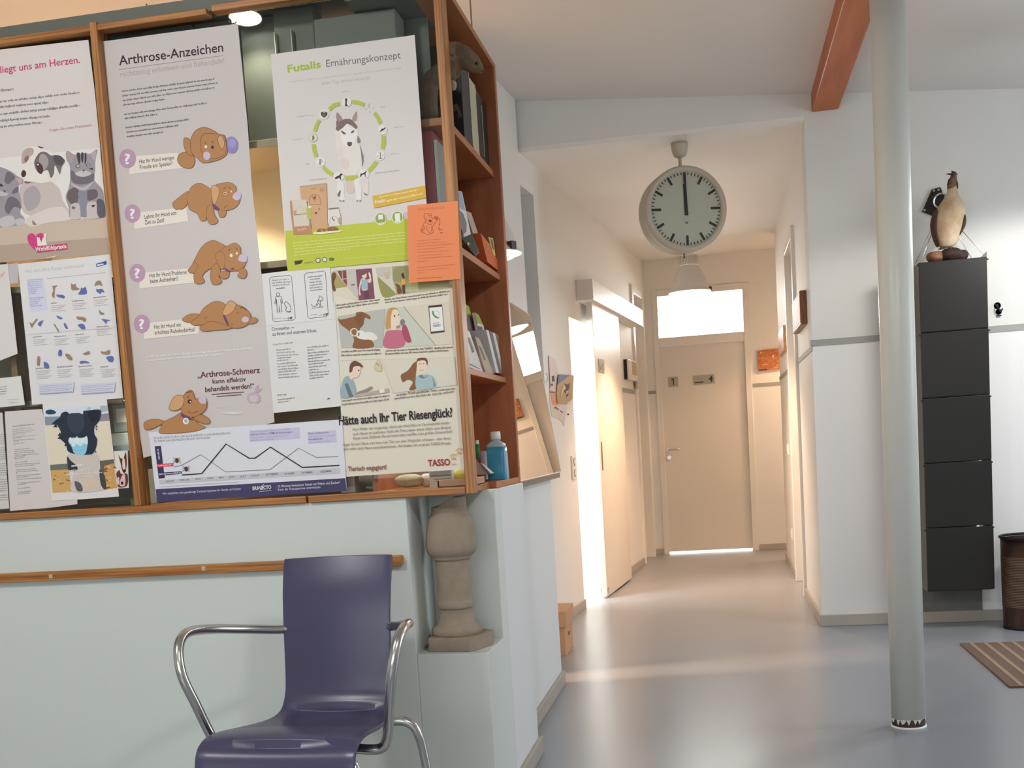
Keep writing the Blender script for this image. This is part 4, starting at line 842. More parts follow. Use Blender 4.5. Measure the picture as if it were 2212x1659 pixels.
for A, B in (((x0, y0, z0), (x1, y1, z0 + .003)), ((x0, y0, z0), (x1, y0 + .002, z1)), ((x0, y1 - .002, z0), (x1, y1, z1)), ((x0, y0, z0), (x0 + .002, y1, z1)), ((x1 - .002, y0, z0), (x1, y1, z1 - .02))): m.box(A, B)
m.build('walls', ACR, t)
m = MB(); m.box((x1 - .003, y0, z1 - .022), (x1 + .001, y1, z1 - .018)); m.build('rim', mat('acrylic_edge', rgb(240, 232, 220), 0.2), t)
t = thing('acrylic_stand', (-0.80, 5.06, 0.977), 'upright clear acrylic stand on the desk top behind the low plastic box', 'stand')
m = MB(); m.box((-0.84, 5.16, 0.978), (-0.776, 5.163, 1.062)); m.box((-0.778, 4.94, 0.978), (-0.776, 5.163, 1.062)); m.build('walls', ACR, t)
m = MB(); m.tube([(-0.777, 4.93, 1.062), (-0.777, 5.16, 1.062), (-0.777, 5.165, 0.98)], 0.0022, 8); m.build('edge', MATS['acrylic_edge'], t)

# papers on the left corridor wall
CARDB = mat('card_blue', rgb(78, 92, 132), 0.5); CARDT = mat('card_tan', rgb(178, 146, 104), 0.5); CATD = mat('cat_dark', rgb(72, 52, 44), 0.6); CATL = mat('cat_light', rgb(214, 196, 170), 0.6)
def Lq(mb, pts, off, th_=0.0008): mb.prism([atL(x, y, off) for x, y in pts], (-th_, 0, 0))
t = thing('picture_card', atL(1222, 842, 0.012), 'tan picture card of a cat with blue corner on the left wall', 'card')
m = MB(); Lq(m, [(1208.5, 809), (1239.8, 810.5), (1236.5, 872), (1228, 873), (1205, 871), (1203, 850), (1204.5, 830)], 0.010, 0.004); m.build('card', CARDT, t)
m = MB(); Lq(m, [(1208.5, 809), (1232, 810.2), (1205, 831), (1206, 815)], 0.0112); m.build('blue_corner', CARDB, t)
m = MB(); Lq(m, [(1219.5, 828), (1221, 830), (1228, 830), (1230, 827), (1230.5, 836), (1227, 846), (1228, 853), (1224.5, 859), (1222.5, 850), (1218, 845), (1220, 840)], 0.0113); m.build('cat_picture', CATD, t)
m = MB(); Lq(m, [(1217, 830), (1221, 834), (1222, 840), (1217, 844), (1214, 853), (1211, 859), (1213, 846), (1216, 838)], 0.0116); Lq(m, [(1224, 845), (1228, 843), (1226, 850), (1223, 853)], 0.0118); m.build('cat_pale_fur', CATL, t)
m = MB(); Lq(m, [(1224, 872.5), (1237, 862), (1236.5, 872)], 0.0114); m.build('white_corner', PW, t)
t = thing('paper_bundle', atL(1200, 850, 0.006), 'curled white papers with orange print hanging left of the cat card', 'paper')
m = MB(); Lq(m, [(1186, 768), (1200, 776), (1206, 812), (1208, 872), (1226, 880), (1222, 893), (1219, 922), (1212, 910), (1205, 905), (1192, 900), (1188, 870)], 0.002, 0.001); m.build('white_sheet', mat('thin_paper', rgb(216, 204, 194), 0.6), t)
m = MB(); Lq(m, [(1184.5, 769), (1185.5, 769), (1189.5, 838), (1188.3, 838)], 0.004); m.build('dark_strip', mat('strip_brown', rgb(130, 94, 78), 0.6), t)
m = MB(); Lq(m, [(1192, 813), (1197, 811), (1198.5, 823), (1193.5, 825.5)], 0.0035); m.build('dark_print', mat('paper_dark_print', rgb(66, 44, 52), 0.6), t); m = MB(); Lq(m, [(1190, 829), (1194, 828.5), (1195, 833), (1191, 834)], 0.0035); m.build('dark_print', mat('paper_dark_print', rgb(66, 44, 52), 0.6), t)
m = MB(); Lq(m, [(1188, 842), (1198, 846), (1202, 857), (1202.5, 865), (1206, 876), (1193, 874)], 0.0035); m.build('orange_print', mat('paper_orange_print', rgb(224, 150, 118), 0.6), t)
m = MB(); Lq(m, [(1188, 845.5), (1199, 846.5), (1199, 849), (1188, 848)], 0.0045); Lq(m, [(1197, 881), (1200, 878), (1208, 884), (1207, 886)], 0.0045); Lq(m, [(1210, 886), (1216, 890), (1215.5, 892), (1211, 889)], 0.0045); m.build('line_print', mat('paper_line_print', rgb(120, 92, 80), 0.6), t)
m = MB(); m.tube(smooth_path([atL(1179, 806, .012), atL(1183, 815, .03), atL(1181, 826, .02), atL(1185, 826, .012)], 5), 0.002, 6); m.build('wire_clip', STEEL, t)
t = thing('wall_pin', atL(1227.3, 895, .004), 'tiny dark pin on the left wall below the cat card', 'pin'); m = MB(); m.ball(atL(1227.3, 895, .004), .006, 8); m.build('head', BLACK_E, t)

# ------------------------------------------------------------------ odds and ends lying in the bottom of the cabinet
def blob3(name, c, r, m_, lab, cat, seed=1, n=14, sub=1):
    q = random.Random(seed); rings = []
    for i in range(1, n // 2 + 1):
        tt = pi * i / (n // 2 + 1); rings.append([Vector(c) + Vector((r[0] * q.uniform(.88, 1.12) * sin(tt) * cos(2 * pi * k / n), r[1] * q.uniform(.88, 1.12) * sin(tt) * sin(2 * pi * k / n), -r[2] * cos(tt) * q.uniform(.95, 1.05))) for k in range(n)])
    m = MB(); m.loft(rings); o = m.build(name, m_, subsurf=sub); return tag(o, lab, cat)
p = atY(885, 1045, 3.40); blob3('shell', (p.x, 3.40, ZT1 + 0.024), (0.050, 0.03, 0.022), mat('pale_stone', rgb(186, 178, 152), 0.8, vary=(30, .6, rgb(150, 140, 112))), 'pale lumpy stone lying in the cabinet under the comic poster', 'stone', 3)
p = atY(922, 1042, 3.42); blob3('stone', (p.x, 3.42, ZT1 + 0.022), (0.022, 0.02, 0.022), mat('white_stone', rgb(196, 190, 176), 0.8), 'small white stone left of the printed packet in the cabinet', 'stone', 6)
p = atY(815, 1048, 3.44); t = thing('white_dish', (p.x, 3.44, ZT1), 'small white plastic dish lying left of the pale stone in the cabinet', 'dish')
m = MB(); m.lathe([(.012, ZT1), (.034, ZT1 + .008), (.036, ZT1 + .014), (.033, ZT1 + .012), (.010, ZT1 + .004)], (p.x, 3.44, 0), 24, cap=False); m.build('dish', PW, t); m = MB(); m.box((p.x - .012, 3.43, ZT1 + .012), (p.x, 3.445, ZT1 + .05)); m.build('handle', PW, t)
def ybox(name, x0, x1, y0, y1, Y, d, m_, lab, cat, base=ZT1, extra=None):
    a = atY(x0, y1, Y); b = atY(x1, y0, Y)
    t = thing(name, ((a.x + b.x) / 2, Y, base), lab, cat); m = MB(); m.box((a.x, Y, base), (b.x, Y + d, b.z)); m.build('body', m_, t, bevel=.002)
    if extra:
        nm, mm, rects = extra; m = MB()
        for (u0, v0, u1, v1) in rects: m.box((a.x + (b.x - a.x) * u0, Y - .0008, base + (b.z - base) * v0), (a.x + (b.x - a.x) * u1, Y, base + (b.z - base) * v1))
        m.build(nm, mm, t)
ybox('carton', 736, 764, 1022, 1062, 3.36, .05, PW, 'small white carton in the cabinet right of the tick poster', 'carton')
ybox('packet', 928, 976, 1014, 1049, 3.39, .03, mat('packet_white', rgb(214, 212, 208), .4), 'white printed packet standing in the cabinet beside the yellow bag', 'packet', extra=('print', mat('packet_print', rgb(140, 140, 140), .5), [(.06, .62, .94, .95), (.2, .45, .95, .50), (.3, .32, .85, .37), (.35, .2, .8, .25)]))
p = atY(993, 1035, 3.44); blob3('yellow_bag', (p.x, 3.44, ZT1 + .028), (.028, .02, .028), mat('yellow_plastic', rgb(206, 190, 70), .4), 'yellow plastic bag in the bottom right corner of the cabinet', 'bag', 9)
p = atY(263, 1050, 3.46); blob3('plastic_bag', (p.x, 3.46, ZT1 + .062), (.062, .06, .062), mat('pale_blue_plastic', rgb(166, 178, 186), .35), 'pale blue plastic bag in the cabinet behind the masked dog picture', 'bag', 12)
ybox('carton', 308, 336, 1012, 1076, 3.40, .05, mat('pale_carton', rgb(206, 200, 170), .5), 'pale yellow carton in the cabinet at the left foot of the tick poster', 'carton')
ybox('green_label_box', 281, 300, 1074, 1086, 3.36, .04, mat('green_label', rgb(104, 140, 60), .5), 'tiny green and white box beside the cabinet post, near the plastic bag', 'box')
ybox('white_box', 243, 283, 934, 962, 3.42, .08, PW, 'white box on the cabinet floor shelf right of the masked dog picture', 'box', base=atY(260, 963, 3.42).z)
part(MB().box((-1.90, YG + 0.045, atY(260, 970, 3.42).z - .008), (-1.757, 3.60, atY(260, 964, 3.42).z)), 'shelf', CLR)
ybox('leaflet_pouch', 246, 280, 872, 925, 3.40, .01, mat('clear_pouch', rgb(150, 158, 152), .3), 'grey clear pouch with white slip above the white box in the cabinet', 'pouch', base=atY(262, 934, 3.42).z + .001, extra=('white_slip', PW, [(.2, .35, .85, .85)]))
# ------------------------------------------------------------------ posters and notices taped to the glass
from mathutils import geometry as _geo
def pc(r, g, b, k=1.0):
    f = 0.80 / lin(206) * k
    return tuple(min(0.92, lin(c) * f) for c in (r, g, b)) + (1.0,)
def pmat(c):
    n = 'print_%02x%02x%02x' % c
    return MATS.get(n) or mat(n, pc(*c), 0.5, spec=0.3)
_TXT = {}
def text_mesh(s, bold):
    if (s, bold) in _TXT: return _TXT[(s, bold)]
    cu = bpy.data.curves.new('t', 'FONT'); cu.body = s; cu.size = 1.0; cu.resolution_u = 3; cu.fill_mode = 'FRONT'; cu.offset = bold
    ob = bpy.data.objects.new('t', cu); COL.objects.link(ob)
    dg = bpy.context.evaluated_depsgraph_get(); dg.update()
    me = bpy.data.meshes.new_from_object(ob.evaluated_get(dg), depsgraph=dg)
    vs = [(v.co.x, v.co.y) for v in me.vertices]; fs = [tuple(p.vertices) for p in me.polygons]
    bpy.data.objects.remove(ob); bpy.data.curves.remove(cu); bpy.data.meshes.remove(me)
    _TXT[(s, bold)] = (vs, fs); return vs, fs
class Sheet:
    def __init__(s, name, Y, quad, col, label, cat='poster', up=(-0.075, -1.0), group=None):
        s.name, s.Y, s.label, s.cat, s.group = name, Y, label, cat, group
        s.mb = MB(); s.mats = [pmat(col)]; s.k = 0; s.up = Vector(up).normalized()
        s.mb.prism([atY(x, y, Y) for x, y in quad], (0, 0.0006, 0)); s.o = (0, 0, 1.0)
    def org(s, x, y, sc): s.o = (x, y, sc); return s
    def P(s, p): return (s.o[0] + p[0] / s.o[2], s.o[1] + p[1] / s.o[2])
    def slot(s, col):
        m = pmat(col)
        if m not in s.mats: s.mats.append(m)
        s.mb.m = s.mats.index(m)
    def raw(s, pts, col):             # straight polygon in photo pixels
        s.slot(col); s.k += 1; Y = s.Y - 0.00004 * s.k - 0.0001
        q = [atY(x, y, Y) for x, y in pts]
        tri = _geo.tessellate_polygon([[Vector((p.x, p.z, 0)) for p in q]])
        s.mb.add(q, [tuple(t) for t in tri]); return s
    def poly(s, pts, col): return s.raw([s.P(p) for p in pts], col)
    def blob(s, pts, col, k=4):
        q = smooth_path([(p[0], p[1], 0) for p in [s.P(p) for p in pts]], k, True)
        return s.raw([(p.x, p.y) for p in q], col)
    def ell(s, c, rx, ry, col, rot=-0.07, n=22):
        c = s.P(c); rx /= s.o[2]; ry /= s.o[2]
        return s.raw([(c[0] + rx * cos(2 * pi * k / n) * cos(rot) - ry * sin(2 * pi * k / n) * sin(rot), c[1] + rx * cos(2 * pi * k / n) * sin(rot) + ry * sin(2 * pi * k / n) * cos(rot)) for k in range(n)], col)
    def line(s, pts, w, col):         # stroke of constant width
        q = [Vector(s.P(p)) for p in pts]; w /= s.o[2]; L = []; R = []
        for i, p in enumerate(q):
            a = q[max(i - 1, 0)]; b = q[min(i + 1, len(q) - 1)]; t = (b - a).normalized(); n = Vector((-t.y, t.x)) * w / 2
            L.append(p + n); R.append(p - n)
        for i in range(len(q) - 1): s.raw([tuple(L[i]), tuple(L[i + 1]), tuple(R[i + 1]), tuple(R[i])], col); s.k -= 1
        s.k += 1; return s
    def curve(s, pts, w, col, closed=False, k=5):
        q = smooth_path([(p[0], p[1], 0) for p in pts], k, closed); q = [(p.x, p.y) for p in q]
        return s.line(q + ([q[0]] if closed else []), w, col)
    def ring(s, c, r, w, col, rot=0): return s.line([(c[0] + r * cos(2 * pi * k / 20), c[1] + r * sin(2 * pi * k / 20)) for k in range(21)], w, col)
    def text(s, t, a, b, h, col, bold=0.0):   # baseline a->b, cap height h (crop units)
        vs, fs = text_mesh(t, bold)
        x0 = min(v[0] for v in vs); x1 = max(v[0] for v in vs)
        a = Vector(s.P(a)); b = Vector(s.P(b)); d = (b - a) / (x1 - x0); u = s.up * (h / s.o[2] / 0.70)
        s.slot(col); s.k += 1; Y = s.Y - 0.00004 * s.k - 0.0001
        s.mb.add([atY(*(a + d * (x - x0) + u * y), Y) for x, y in vs], fs); return s
    def words(s, a, b, h, col, seed=0, fill=0.75):   # a line of print too small to read: uneven strokes grouped into words
        rg = random.Random(int(round(a[0])) * 31 + int(round(a[1])) * 7 + seed); a = Vector(s.P(a)); b = Vector(s.P(b)); L = (b - a).length; t = (b - a) / L; hh = h / s.o[2]; n = s.up * hh; x = 0
        col = tuple(int(c + (204 - c) * 0.10) for c in col); s.slot(col); s.k += 1; Y = s.Y - 0.00004 * s.k - 0.0001; vs = []; fs = []
        while x < L - 0.3:
            w = min(hh * rg.uniform(1.2, 4.6), L - x); e = x + w
            while x < e - 0.05:
                ww = min(hh * rg.uniform(0.28, 0.55), e - x); up_ = rg.choice((0.62, 0.62, 0.66, 0.62, 0.95)); dn = rg.choice((0, 0, 0, 0, -0.22)); p = a + t * x; q = a + t * (x + ww); k = len(vs)
                vs += [atY(*(p + n * dn), Y), atY(*(q + n * dn), Y), atY(*(q + n * up_), Y), atY(*(p + n * up_), Y)]; fs.append((k, k + 1, k + 2, k + 3)); x += ww + hh * 0.13
            x = e + hh * 0.42
        s.mb.add(vs, fs); return s
    def para(s, a, b, dy, n, h, col, seed=0, last=0.6, rag=0.12):
        rg = random.Random(seed)
        for i in range(n):
            f = (last if i == n - 1 else 1 - rg.uniform(0, rag)); ddx = -dy * s.up.x / s.up.y * -1.0
            o = (dy * i * (-s.up.x / s.up.y) * -1.0, dy * i)
            o = (dy * i * 0.075, dy * i)
            aa = (a[0] + o[0], a[1] + o[1]); bb = (a[0] + (b[0] - a[0]) * f + o[0], a[1] + (b[1] - a[1]) * f + o[1])
            s.words(aa, bb, h, col, seed + i)
        return s
    def done(s):
        o = s.mb.build(s.name, s.mats); tag(o, s.label, s.cat, s.group); return o
YQ = YG - 0.0022
WHT = (214, 208, 203); 
# --- animal poster, top left
s = Sheet('poster', YQ, [(-180, 128), (0, 107), (190.7, 86), (205, 200), (216, 314), (226, 430), (236, 548), (120, 557), (0, 567), (-180, 582)], (207, 199, 194), 'animal photo poster of puppy and kittens with red heading, cut by the left edge')
s.org(0, 0, 2.9625)
s.text('er liegt uns am Herzen.', (-70, 478), (512, 402), 45, (186, 62, 100), 0.012)
s.text('s Ihnen:', (-20, 590), (88, 578), 19, (70, 66, 70), 0.01)
for a, b, y0, y1 in ((-140, 508, 672, 598), (-140, 315, 705, 660), (-140, 512, 752, 680), (-140, 320, 792, 748), (-140, 272, 832, 788)): s.words((a, y0), (b, y1), 15, (112, 104, 108))
s.text('Fragen Sie unser Praxisteam.', (318, 842), (592, 806), 17, (170, 84, 104))
s.org(0, 280, 5.925)
s.poly([(-900, 430), (0, 366), (1275, 232), (1365, 1120), (0, 1250), (-900, 1330)], (216, 212, 206)).poly([(-900, 1330), (0, 1232), (880, 1150), (1362, 1112), (1400, 1590), (0, 1700), (-900, 1790)], (190, 172, 154)).poly([(-900, 1560), (0, 1480), (1385, 1380), (1400, 1590), (0, 1700), (-900, 1790)], (170, 150, 134))
GA, GB, GC, GD = (150, 142, 148), (110, 102, 110), (186, 178, 180), (66, 60, 66)
# left kitten
s.blob([(-160, 560), (-60, 480), (40, 490), (150, 540), (230, 600), (300, 640), (290, 690), (240, 720), (250, 820), (290, 940), (260, 1060), (310, 1130), (300, 1210), (100, 1240), (-150, 1240), (-260, 900)], GA)
s.blob([(60, 640), (90, 540), (150, 560), (200, 620), (150, 660), (110, 700), (70, 680)], GB).blob([(120, 860), (230, 900), (270, 1010), (180, 990), (110, 1080), (60, 1000)], GB).blob([(180, 760), (235, 730), (225, 800), (150, 820)], GB).blob([(-40, 760), (40, 800), (110, 820), (60, 850), (-60, 830)], GC)
s.blob([(0, 690), (40, 715), (20, 730), (-20, 715)], GD).poly([(40, 770), (80, 785), (60, 800)], GD).blob([(0, 1140), (140, 1100), (190, 1150), (180, 1220), (20, 1245)], GC).blob([(200, 1150), (300, 1140), (315, 1200), (220, 1225)], GC).blob([(190, 620), (290, 640), (250, 700), (230, 660)], (196, 160, 160))
# puppy
s.blob([(250, 760), (300, 680), (420, 650), (620, 650), (760, 760), (800, 900), (870, 1020), (880, 1140), (640, 1190), (480, 1210), (430, 1120), (300, 1060), (270, 900)], (192, 178, 172))
s.blob([(320, 780), (440, 720), (520, 840), (480, 980), (360, 1040), (300, 920)], (164, 154, 158)).blob([(330, 1150), (420, 1090), (620, 1010), (800, 990), (880, 1080), (860, 1160), (600, 1190), (460, 1235), (360, 1230)], (208, 196, 190)).blob([(415, 1160), (440, 1180), (470, 1220), (420, 1215)], (140, 120, 118))
s.blob([(270, 430), (285, 290), (340, 230), (430, 215), (540, 240), (660, 290), (760, 330), (830, 390), (790, 480), (760, 570), (720, 560), (690, 640), (560, 680), (420, 670), (330, 670), (290, 610), (300, 500)], (222, 212, 204))
s.blob([(280, 430), (285, 300), (340, 240), (420, 240), (430, 300), (370, 360), (340, 420)], (176, 158, 152)).blob([(310, 380), (350, 330), (370, 370), (330, 420)], (140, 100, 100)).blob([(440, 400), (500, 300), (580, 285), (650, 330), (720, 330), (830, 390), (790, 480), (765, 570), (730, 500), (700, 460), (690, 560), (650, 620), (610, 520), (540, 540), (480, 540), (445, 470)], (112, 104, 106)).blob([(520, 320), (590, 330), (620, 430), (560, 520), (500, 420)], (160, 150, 148)).blob([(460, 440), (500, 420), (550, 480), (540, 560), (490, 550)], (80, 56, 58)).blob([(690, 330), (780, 340), (820, 400), (770, 460), (700, 420)], (84, 78, 80)).ell((486, 448), 12, 12, (200, 200, 206))
s.blob([(270, 560), (300, 515), (335, 550), (320, 600), (285, 605)], (74, 48, 50)).blob([(480, 210), (560, 230), (520, 240)], (90, 84, 88)).blob([(310, 660), (400, 670), (440, 665), (340, 690)], (120, 96, 92))
# right kitten
s.blob([(845, 290), (880, 275), (950, 320), (1000, 310), (1090, 300), (1150, 310), (1240, 250), (1230, 330), (1215, 420), (1215, 520), (1205, 640), (1270, 720), (1320, 800), (1340, 1000), (1350, 1110), (1250, 1130), (1040, 1110), (900, 1140), (880, 1000), (840, 860), (880, 740), (900, 600), (890, 460), (850, 380)], GA)
s.blob([(850, 300), (890, 290), (945, 330), (915, 430), (865, 380)], (166, 146, 146)).blob([(1160, 320), (1230, 270), (1215, 390), (1180, 360)], (176, 160, 160))
for pts in ([(980, 310), (1020, 300), (1030, 390), (1010, 440)], [(1040, 300), (1070, 305), (1060, 420), (1040, 390)], [(1085, 305), (1105, 310), (1105, 400), (1085, 440)]): s.blob(pts, GD)
s.blob([(910, 520), (1010, 590), (1070, 600), (1130, 590), (1200, 560), (1190, 660), (1080, 700), (960, 690), (905, 620)], GB).blob([(960, 560), (1070, 520), (1170, 560), (1100, 600), (1020, 600)], (192, 182, 182)).ell((996, 468), 32, 24, (84, 80, 84)).ell((998, 468), 22, 17, (170, 168, 160)).ell((1128, 456), 28, 20, (84, 80, 84)).ell((1130, 456), 18, 14, (170, 168, 160)).poly([(1052, 515), (1092, 515), (1075, 535), (1075, 560), (1068, 535)], GD)
s.blob([(1140, 500), (1190, 490), (1180, 515)], GD).blob([(880, 780), (960, 740), (1010, 790), (990, 930), (930, 960), (860, 880)], (104, 90, 92)).blob([(1120, 780), (1230, 770), (1245, 860), (1140, 910), (1110, 860)], (104, 90, 98)).blob([(1000, 800), (1110, 790), (1110, 1000), (1110, 1110), (1030, 1100), (1020, 920)], (132, 132, 146)).blob([(1240, 900), (1330, 920), (1345, 1100), (1260, 1110)], (92, 88, 98))
s.blob([(910, 960), (1010, 950), (1030, 1110), (1000, 1150), (900, 1140), (900, 1080)], (190, 178, 174)).blob([(1120, 940), (1230, 930), (1240, 1080), (1260, 1130), (1130, 1140), (1110, 1060)], (190, 178, 174)).blob([(920, 980), (970, 1000), (930, 1020)], GB).blob([(1170, 970), (1220, 965), (1190, 995)], GD).blob([(905, 680), (1060, 740), (1190, 660), (1170, 710), (1080, 780), (960, 740)], (182, 172, 172))
# heart logo
s.blob([(450, 1540), (380, 1470), (350, 1400), (365, 1340), (420, 1328), (455, 1365), (480, 1335), (540, 1325), (560, 1370), (545, 1440), (500, 1510)], (192, 66, 118)).poly([(452, 1500), (855, 1455), (862, 1530), (470, 1575)], (184, 72, 96))
s.poly([(470, 1370), (495, 1385), (545, 1355), (560, 1400), (560, 1340), (600, 1325), (585, 1400), (605, 1480), (480, 1490)], (222, 212, 200)).blob([(505, 1390), (535, 1350), (550, 1370), (530, 1440), (520, 1415)], (176, 60, 110))
s.text('Wohlfühlpraxis', (452, 1558), (852, 1515), 52, (238, 214, 216), 0.02)
s.poly([(592, 1638), (710, 1612), (706, 1630), (592, 1645)], (214, 204, 188)); s.done()
# --- question poster
LV, LVT, DK, BR, BRD, BRL = (191, 183, 179), (58, 34, 48), (62, 56, 60), (170, 122, 78), (116, 74, 46), (196, 150, 106)
s = Sheet('poster', YQ, [(219.3, 89.9), (360, 71), (513.4, 51.3), (535, 270.8), (543.8, 400), (560, 550), (568, 620), (593, 912), (450, 950), (310, 989), (300, 928), (262, 520), (240, 300)], LV, 'tall grey violet poster with brown cartoon dogs and four question marks')
s.org(200, 20, 4.1475)
s.text('Arthrose-Anzeichen', (238, 502), (1172, 378), 84, LVT, 0.012).line([(235, 541), (1170, 415)], 3.5, (112, 92, 100)).text('rechtzeitig erkennen und behandeln!', (250, 606), (1182, 482), 50, (168, 150, 150), 0.0)
for a, b in (((262, 742), (1092, 630)), ((266, 782), (1122, 664)), ((270, 824), (1092, 708)), ((274, 864), (650, 812)), ((284, 948), (1024, 846)), ((288, 984), (580, 946)), ((296, 1066), (860, 994)), ((304, 1108), (768, 1046)), ((308, 1148), (632, 1106))): s.words(a, b, 17, (96, 88, 92))
PK, IV = (176, 142, 164), (216, 208, 196)
def qbox(box, c, r, t1, t2, h):
    s.poly(box, IV); s.ell(c, r * 0.97, r * 1.12, PK); s.text('?', (c[0] - r * .32, c[1] + r * .62), (c[0] + r * .36, c[1] + r * .57), r * 1.16, (232, 224, 222), 0.02)
    s.text(t1[0], t1[1], t1[2], h, DK, 0.006); s.text(t2[0], t2[1], t2[2], h, DK, 0.006)
qbox([(330, 1320), (760, 1285), (830, 1420), (330, 1478)], (314, 1338), 78, ('Hat Ihr Hund weniger', (420, 1382), (736, 1344)), ('Freude am Spielen?', (424, 1434), (716, 1396)), 36)
s.org(240, 400, 5.53)
qbox([(260, 330), (900, 265), (925, 430), (280, 525)], (256, 338), 98, ('Lahmt Ihr Hund von', (402, 404), (780, 352)), ('Zeit zu Zeit?', (404, 470), (636, 440)), 50)
qbox([(330, 1050), (985, 985), (990, 1165), (340, 1235)], (314, 1050), 99, ('Hat Ihr Hund Probleme', (460, 1104), (904, 1060)), ('beim Aufstehen?', (468, 1172), (796, 1138)), 50)
s.org(240, 620, 4.879)
qbox([(340, 385), (920, 320), (925, 490), (345, 550)], (324, 388), 88, ('Hat Ihr Hund ein', (454, 442), (736, 416)), ('erhöhtes Ruhebedürfnis?', (460, 502), (890, 466)), 44)
s.words((372, 745), (1496, 652), 20, (222, 216, 212)).words((374, 784), (1180, 714), 20, (222, 216, 212))
s.text('„Arthrose-Schmerz', (912, 958), (1568, 902), 62, (92, 40, 58), 0.008).text('kann effektiv', (1070, 1018), (1420, 992), 48, (92, 40, 58), 0.006).text('behandelt werden!“', (992, 1106), (1508, 1064), 52, (92, 40, 58), 0.008)
s.line([(1060, 1132), (1400, 1106)], 8, (84, 50, 60)).line([(1110, 1154), (1372, 1134)], 7, (84, 50, 60))
s.blob([(1430, 1180), (1450, 1130), (1510, 1110), (1560, 1130), (1575, 1190), (1530, 1230), (1500, 1210), (1470, 1225)], (182, 160, 172)).blob([(1510, 1100), (1520, 1060), (1555, 1030), (1550, 1070), (1590, 1070), (1550, 1110)], (180, 154, 170)).blob([(1460, 1150), (1500, 1140), (1540, 1150), (1540, 1190), (1500, 1215), (1462, 1190)], (194, 178, 184))
s.blob([(1150, 1325), (1240, 1315), (1380, 1325), (1340, 1342), (1240, 1340)], (206, 198, 196)).words((1118, 1274), (1210, 1270), 12, (206, 198, 196))
# five cartoon dogs
def dog(parts):
    for p in parts:
        if p[0] == 'b':
            s.blob(p[1], p[2] if len(p) > 2 else BR)
            if len(p) <= 2 or p[2] in (BR, BRL): s.curve(p[1], 4.5, BRD, True)
        elif p[0] == 'l': s.curve(p[1], p[2] if len(p) > 2 else 5, BRD)
        elif p[0] == 'e': s.ell(p[1], p[2], p[3], p[4])
NO = (190, 176, 196)
s.org(200, 20, 4.1475)
s.ell((1245, 1216), 58, 76, (134, 124, 178)).ell((1250, 1200), 34, 40, (152, 142, 192))
dog([('b', [(760, 1350), (790, 1290), (870, 1285), (915, 1340), (905, 1400), (870, 1425), (800, 1410)]), ('b', [(830, 1150), (880, 1180), (900, 1290), (870, 1310), (830, 1260), (815, 1190)]), ('b', [(880, 1170), (920, 1090), (1000, 1058), (1090, 1090), (1140, 1130), (1180, 1130), (1200, 1200), (1205, 1290), (1150, 1340), (1070, 1365), (990, 1375), (940, 1335), (885, 1280)]), ('b', [(965, 1190), (990, 1120), (1080, 1115), (1170, 1130), (1195, 1200), (1190, 1290), (1130, 1330), (1060, 1340), (1000, 1330), (975, 1260)]), ('b', [(1120, 1160), (1150, 1130), (1180, 1180), (1170, 1250), (1140, 1230)], BRL), ('e', (1015, 1232), 12, 14, (230, 210, 190)), ('e', (1074, 1236), 13, 15, (70, 40, 34)), ('l', [(1005, 1205), (1020, 1185)], 7), ('l', [(1065, 1180), (1082, 1200)], 7), ('b', [(990, 1300), (1020, 1275), (1055, 1300), (1040, 1345), (1005, 1345)], NO)])
s.org(240, 400, 5.53)
dog([('b', [(735, 210), (780, 170), (900, 80), (930, 100), (920, 200), (860, 280), (800, 285), (770, 290), (740, 250)]), ('b', [(910, 130), (960, 20), (1060, -25), (1180, 40), (1230, 80), (1240, 240), (1150, 330), (1130, 420), (1070, 420), (1030, 340), (940, 290), (915, 210)]), ('b', [(1160, 250), (1220, 230), (1230, 340), (1275, 420), (1250, 460), (1180, 465), (1140, 380), (1140, 310)]), ('b', [(1285, 300), (1370, 300), (1360, 370), (1300, 380)]), ('b', [(1200, 150), (1230, 20), (1300, -20), (1420, -30), (1490, 20), (1490, 100), (1540, 170), (1500, 250), (1420, 295), (1310, 295), (1230, 240)]), ('b', [(1195, 40), (1230, 0), (1290, 40), (1280, 140), (1240, 225), (1210, 190)], BRL), ('b', [(1210, 225), (1250, 240), (1300, 290), (1260, 300), (1220, 270)], (104, 62, 104)), ('e', (1362, 100), 18, 16, (226, 196, 168)), ('e', (1360, 102), 9, 9, (60, 36, 30)), ('e', (1435, 74), 10, 12, (226, 196, 168)), ('l', [(1345, 45), (1370, 20)], 9), ('l', [(1412, 15), (1425, 45)], 8), ('b', [(1450, 130), (1490, 80), (1545, 95), (1545, 160), (1495, 180), (1460, 160)], NO), ('l', [(1350, 268), (1390, 240)], 6)])
